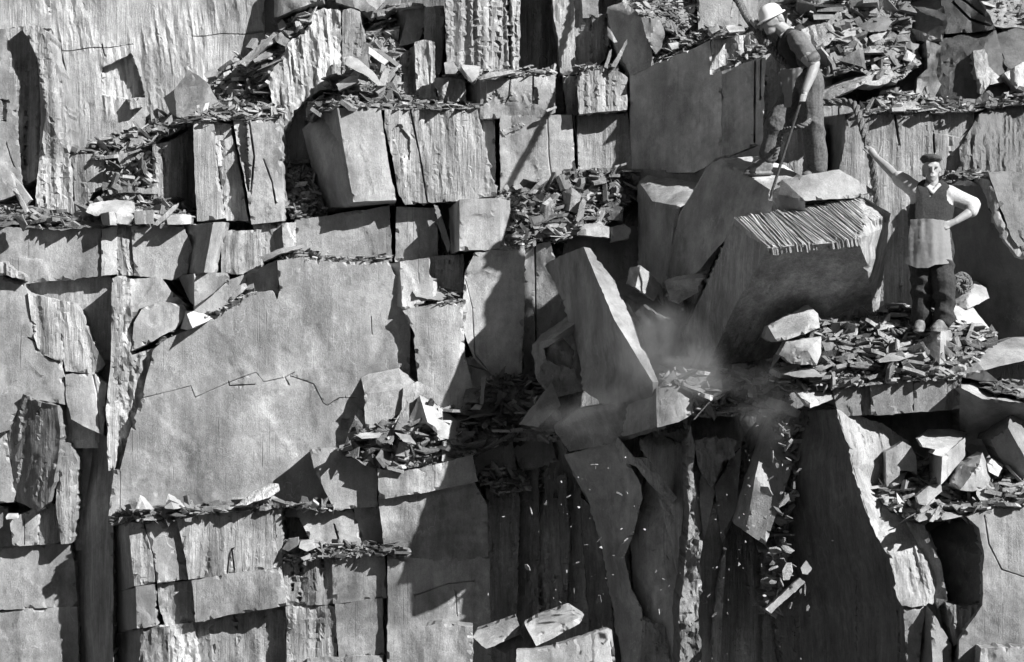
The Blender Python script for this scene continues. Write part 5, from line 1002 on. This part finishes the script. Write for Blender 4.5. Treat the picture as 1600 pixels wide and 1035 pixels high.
for k in range(4):
    b_ = fb + fd * (.035 + .02 * k) + Vector((-.012, -.018, .0))
    fh += finger(b_, [(Vector((-.6, -.7, -.25)), .03), (Vector((.2, -.9, .5)), .028), (Vector((.9, -.2, .5)), .022)], .0105)
fh += finger(fb + fd * .03 + Vector((.012, -.01, 0)), [(Vector((-.1, -.5, .8)), .04), (Vector((-.5, -.3, .6)), .03)], .012)
body("body", head + neck + core + legs + narm + nh + farm + fh, SKIN, hman, .0065, 2)
body("eye", [[(H(.088, .032 * near, .008), (.009, .01, .007))]], DARK, hman, .003, 1)
body("hair", [[(H(-.05, .04, .0), .052), (H(-.05, -.04, .0), .052), (H(-.07, 0, -.03), .045)]], HAIR, hman, .006, 1, .003, 60)
def helmet():
    prof = [(.90, .030), (1.0, .030), (1.20, .024), (1.235, .028), (1.22, .036), (1.03, .044), (1.0, .060), (.96, .088), (.86, .116), (.68, .138), (.42, .152), (.18, .157)]
    n = 36; V = []; F = []
    for r, u in prof:
        for k in range(n):
            a = 2 * math.pi * k / n; f = math.cos(a); ext = 1.10 if (f > 0 and r > 1.02) else 1.0
            V.append(H(-.012 + .112 * r * f * ext, .100 * r * math.sin(a), u - (.012 * f if r > 1.02 else 0)))
    for i_ in range(len(prof) - 1):
        for k in range(n): F.append((i_ * n + k, i_ * n + (k + 1) % n, (i_ + 1) * n + (k + 1) % n, (i_ + 1) * n + k))
    V.append(H(-.012, 0, .158)); c = len(V) - 1
    for k in range(n): F.append(((len(prof) - 1) * n + k, (len(prof) - 1) * n + (k + 1) % n, c))
    o = mkobj("helmet", np.array([tuple(v) for v in V]), F, HELM, hman, smooth=40)
    W = [H(-.012 + .112 * 1.04 * math.cos(2 * math.pi * k / n), .104 * math.sin(2 * math.pi * k / n), u) for u in (.043, .054) for k in range(n)]
    mkobj("helmet_band", np.array([tuple(v) for v in W]), [(k, (k + 1) % n, n + (k + 1) % n, n + k) for k in range(n)], plain("helmet_band_leather", .12), o, smooth=40)
helmet()
body("shirt", [[(P(1244, 62, D1 - .17), .078), (P(1232, 57, D1), .075), (P(1230, 64, D1 + .15), .075), (P(1252, 98, D1 - .09), .10), (P(1247, 98, D1 + .07), .10)], [(P(1246, 63, D1 - .19), .086), (P(1258, 80, D1 - .24), .084)], [(P(1258, 80, D1 - .24), .086), (P(1268, 92, D1 - .27), .076)], [(P(1229, 66, D1 + .16), .07), (P(1220, 78, D1 + .15), .062)]], GSHIRT, hman, .010, 2, .016, 15, seed=3)
body("cuff", [[(P(1263, 90, D1 - .27), .076), (P(1268, 95, D1 - .275), .070)]], plain("cuff_cloth", .3), hman, .008, 1, .004, 20)
body("collar", [[(P(1236, 45, D1 - .07), .020), (P(1221, 57, D1 - .09), .018)], [(P(1236, 45, D1 - .07), .020), (P(1238, 46, D1 + .06), .02)]], SHIRT, hman, .006, 1)
body("waistcoat", [[(P(1237, 58, D1 - .10), .085), (P(1233, 58, D1 + .08), .085), (P(1233, 76, D1 - .10), .098), (P(1227, 76, D1 + .09), .098), (P(1250, 101, D1 - .085), .105), (P(1245, 101, D1 + .075), .105)]], VEST, hman, .009, 2, .010, 12, cut=lambda x, y, d: (np.hypot((x - 1250) / 14, (y - 70) / 17) < 1) & (d < D1))
body("trousers", [[(P(1262, 112, D1 - .06), .11), (P(1250, 110, D1 + .07), .105), (P(1265, 130, D1 - .07), .11), (P(1253, 130, D1 + .08), .105)]] + C((1266, 126, D1 - .08, .115), (1270, 190, D1 - .08, .104), (1278, 262, D1 - .0, .090)) + C((1252, 128, D1 + .08, .105), (1213, 194, D1 + .05, .094), (1199, 246, D1 + .10, .078)), TROU, hman, .010, 2, .026, 9, seed=13)
body("boot", [[(P(1199, 248, D1 + .10), .054), (P(1197, 262, D1 + .10), (.065, .045, .045)), (P(1178, 266, D1 + .08), (.055, .042, .034)), (P(1170, 268, D1 + .07), (.045, .04, .026))], [(P(1198, 271, D1 + .10), (.065, .045, .018)), (P(1170, 272, D1 + .07), (.055, .045, .018))]], BOOT, hman, .007, 2)
body("boot", [[(P(1278, 262, D1 + .0), .05), (P(1279, 270, D1 + .0), (.06, .045, .04)), (P(1262, 273, D1 - .02), (.055, .042, .03))]], BOOT, hman, .007, 2)
V_, F_ = rockmesh("apron", shd("1219,108,-1.93 1238,108,-2.02 1257,104,-2.04 1253,113,-2.04 1244,124,-2.03 1239,142,-2.02 1236,168,-2.0 1226,168,-1.95 1225,150,-1.95 1221,134,-1.94 1219,120,-1.93", -.25), -1.95, 'cloth', t=.015, a=.9, res=2.6, jag=.4, seed=31)
mkobj("apron", V_, F_, APR, hman, smooth=60)

# ---- ropes: three strands laid round each other
def rope(name, label, path, r, turns, fuzz=0.0, seed=1):
    pts = [P(*q) for q in parse(path)]
    # Catmull-Rom
    Q = []
    for i in range(len(pts) - 1):
        p0 = pts[max(i - 1, 0)]; p1 = pts[i]; p2 = pts[i + 1]; p3 = pts[min(i + 2, len(pts) - 1)]
        for k in range(14):
            t = k / 14; Q.append(.5 * ((2 * p1) + (p2 - p0) * t + (2 * p0 - 5 * p1 + 4 * p2 - p3) * t * t + (3 * p1 - p0 - 3 * p2 + p3) * t ** 3))
    Q.append(pts[-1]); rng = random.Random(seed)
    L = [0]
    for i in range(1, len(Q)): L.append(L[-1] + (Q[i] - Q[i - 1]).length)
    V = []; F = []
    nrm = None; frames = []
    for i, q in enumerate(Q):
        t = (Q[min(i + 1, len(Q) - 1)] - Q[max(i - 1, 0)]).normalized()
        nrm = t.orthogonal().normalized() if nrm is None else (nrm - t * nrm.dot(t)).normalized()
        frames.append((t, nrm.copy(), t.cross(nrm)))
    for s in range(3):
        base = len(V)
        for i, q in enumerate(Q):
            t, n, b = frames[i]; a = L[i] * turns * 2 * math.pi + s * 2.094
            c = q + (n * math.cos(a) + b * math.sin(a)) * r * .5
            for k in range(7):
                e = k * 2 * math.pi / 7; rr = r * .58 * (1 + fuzz * rng.uniform(-1, 1))
                V.append(c + (n * math.cos(e) + b * math.sin(e)) * rr)
        for i in range(len(Q) - 1):
            for k in range(7): F.append((base + i * 7 + k, base + i * 7 + (k + 1) % 7, base + (i + 1) * 7 + (k + 1) % 7, base + (i + 1) * 7 + k))
        F.append(tuple(base + k for k in range(7))[::-1]); F.append(tuple(base + (len(Q) - 1) * 7 + k for k in range(7)))
    o = mkobj(name, np.array([tuple(v) for v in V]), F, ROPE, smooth=60 if not fuzz else 0)
    tag(o, label, "rope"); return o
rope("rope", "taut rope coming down from the top edge into the helmeted man's grip", "950,-100,.4 1040,-60,-.2 1097,-30,-.8 1146,-6,-1.3 1166,25,-1.65 1181,46,-1.92 1198,66,-1.95 1214,86,-2.03 1226,98,-2.1", .036, 7, .06)
rope("rope", "loop of rope round the helmeted man's thigh with a pale hanging end", "1242,108,-1.8 1264,140,-1.8 1272,170,-1.85 1262,192,-2.24 1242,200,-2.25 1226,204,-2.15 1219,212,-2.13 1216,228,-2.13 1210,250,-2.11", .024, 9, .06)
rope("rope", "thick shaggy rope drooping over the terrace edge to the capped man's hand", "1284,160,-1.45 1300,160,-1.5 1322,160,-1.55 1336,166,-1.68 1343,185,-1.8 1350,208,-1.88 1356,228,-1.93 1361,244,-1.93 1365,270,-1.9 1368,300,-1.85 1372,330,-1.8 1374,400,-1.7 1374,470,-1.6", .036, 4, .10, 4)
rope("rope", "coil of dark rope lying on the block behind the capped man's leg", "1488,452,-2.0 1492,436,-2.0 1505,430,-1.95 1514,440,-1.9 1512,452,-1.9 1500,455,-1.98 1494,446,-2.05 1502,436,-2.02 1510,443,-1.97 1506,450,-2.0", .030, 8, .1, 5)
rope("rope", "dark loop of rope half buried in rubble left of the capped man's boots", "1372,498,-2.2 1380,512,-2.3 1398,519,-2.4 1418,516,-2.4 1432,503,-2.35 1436,488,-2.25", .03, 8, .1, 6)
bar = C((1255, 146, D1 - .37, .014), (1206, 300, D1 - .30, .014))
b_ = body("crowbar", [bar[0]] + C((1206, 300, D1 - .30, .014), (1203, 310, D1 - .28, .008)), IRON, None, .005, 0)
tag(b_, "long iron bar held down by the helmeted man against the slab", "crowbar")

# ------------------------------------------------------------------ chips in the air and drifting dust
def chips():
    big = "952,298,-1 0,0,0"
    spots = [(977, 845, 12), (935, 938, 16), (888, 776, 8), (824, 887, 12), (897, 922, 9), (1025, 893, 7), (935, 845, 11), (852, 786, 16), (830, 800, 14), (1048, 860, 7), (1036, 905, 7), (1030, 955, 8), (786, 740, 9), (930, 726, 14), (968, 772, 15), (1006, 738, 6), (900, 880, 12), (1117, 960, 14), (1190, 884, 10), (1207, 880, 10), (1198, 940, 12), (1262, 950, 10), (1235, 946, 10), (1212, 860, 22), (1205, 866, 16), (1155, 882, 9), (1133, 858, 8), (1222, 912, 18), (1193, 905, 12), (1248, 735, 12), (1232, 695, 20), (1108, 930, 12), (1300, 845, 6)]
    rng = random.Random(11)
    for _ in range(46): spots.append((rng.gauss(1222 - .0, 13), rng.uniform(660, 930), rng.choice((6, 8, 10, 12, 15, 20, 26))))
    for x, y, s in spots:
        k = rng.randrange(len(FRAGS)); L = s / PPM * 1.0
        o = bpy.data.objects.new("flying_chip", FRM[k]); COL.objects.link(o)
        o.location = P(x, y, rng.uniform(-3.4, -2.9)); o.rotation_euler = [rng.uniform(0, 6.28) for _ in range(3)]; o.scale = (L, L, L * 1.1)
        side = x < 1080
        tag(o, "bright slate chip flying through the air before the dark recess" if side else "bright slate chip flying down the narrow gully", "chip", "chips flying before the dark recess" if side else "chips flying down the gully")
    V = []; F = []; off = 0
    for i in range(150):
        t = rng.random()
        if t < .5: x, y = rng.gauss(930, 60), rng.uniform(700, 1010)
        else: x, y = rng.gauss(1160, 45), rng.uniform(700, 1030)
        s = rng.choice((1.4, 2, 2.6, 3.6, 5, 6)) / PPM
        R = np.array(Quaternion((rng.random(), rng.random(), rng.random(), rng.random())).normalized().to_matrix())
        v, f = FRAGS[rng.randrange(len(FRAGS))]
        v = (v * s) @ R.T + np.array(P(x, y, rng.uniform(-3.4, -2.6)))
        V.append(v); F += [tuple(j + off for j in q) for q in f]; off += len(v)
    o = mkobj("flying_grit", np.concatenate(V), F, RUBM[2], smooth=0)
    tag(o, "fine grit spraying through the air below the falling slab", "grit", None, "stuff")
chips()

def dust(label, c, rad, dens, rot=0, seed=0):
    bm = bmesh.new(); bmesh.ops.create_icosphere(bm, subdivisions=3, radius=1)
    me = bpy.data.meshes.new("dust"); bm.to_mesh(me); bm.free()
    m = bpy.data.materials.new("dust"); m.use_nodes = True; t = m.node_tree; N = t.nodes; L = t.links
    N.remove(N["Principled BSDF"]); out = N["Material Output"]
    pv = N.new("ShaderNodeVolumePrincipled"); pv.inputs["Color"].default_value = (.85, .85, .85, 1); pv.inputs["Anisotropy"].default_value = .25
    tc = N.new("ShaderNodeTexCoord")
    ln = N.new("ShaderNodeVectorMath"); ln.operation = 'LENGTH'; L.new(tc.outputs["Object"], ln.inputs[0])
    mr = N.new("ShaderNodeMapRange"); mr.interpolation_type = 'SMOOTHSTEP'; mr.inputs[1].default_value = 1.0; mr.inputs[2].default_value = .15; L.new(ln.outputs["Value"], mr.inputs[0])
    mp = N.new("ShaderNodeMapping"); mp.inputs["Location"].default_value = (seed, seed * 2, 0); mp.inputs["Scale"].default_value = (1.3, 1.3, 1.0); L.new(tc.outputs["Object"], mp.inputs[0])
    n = N.new("ShaderNodeTexNoise"); n.inputs["Scale"].default_value = 1.6; n.inputs["Detail"].default_value = 4; n.inputs["Distortion"].default_value = .6; L.new(mp.outputs[0], n.inputs["Vector"])
    nr = N.new("ShaderNodeMapRange"); nr.inputs[1].default_value = .40; nr.inputs[2].default_value = .68; L.new(n.outputs["Fac"], nr.inputs[0])
    mu = N.new("ShaderNodeMath"); mu.operation = 'MULTIPLY'; L.new(mr.outputs[0], mu.inputs[0]); L.new(nr.outputs[0], mu.inputs[1])
    m2 = N.new("ShaderNodeMath"); m2.operation = 'MULTIPLY'; L.new(mu.outputs[0], m2.inputs[0]); m2.inputs[1].default_value = dens
    L.new(m2.outputs[0], pv.inputs["Density"]); L.new(pv.outputs[0], out.inputs["Volume"])
    me.materials.append(m); o = bpy.data.objects.new("dust", me); COL.objects.link(o)
    o.location = P(*c); o.scale = rad; o.rotation_euler = (0, rot, 0)
    tag(o, label, "dust", None, "stuff")
dust("dust cloud boiling up between falling slab and massive block", (1042, 552, -2.45), (.66, .28, .50), 5.5, .6, 3)
dust("dust drifting low across the foot of the falling slab", (940, 640, -2.3), (.85, .25, .26), 2.0, -.25, 5)
dust("dust blowing down the head of the narrow gully", (1200, 635, -2.75), (.38, .25, .45), 1.6, 0, 7)
dust("dust rolling along the ledge right of the falling slab", (1085, 590, -2.5), (.6, .25, .22), 4.0, 0.1, 9)
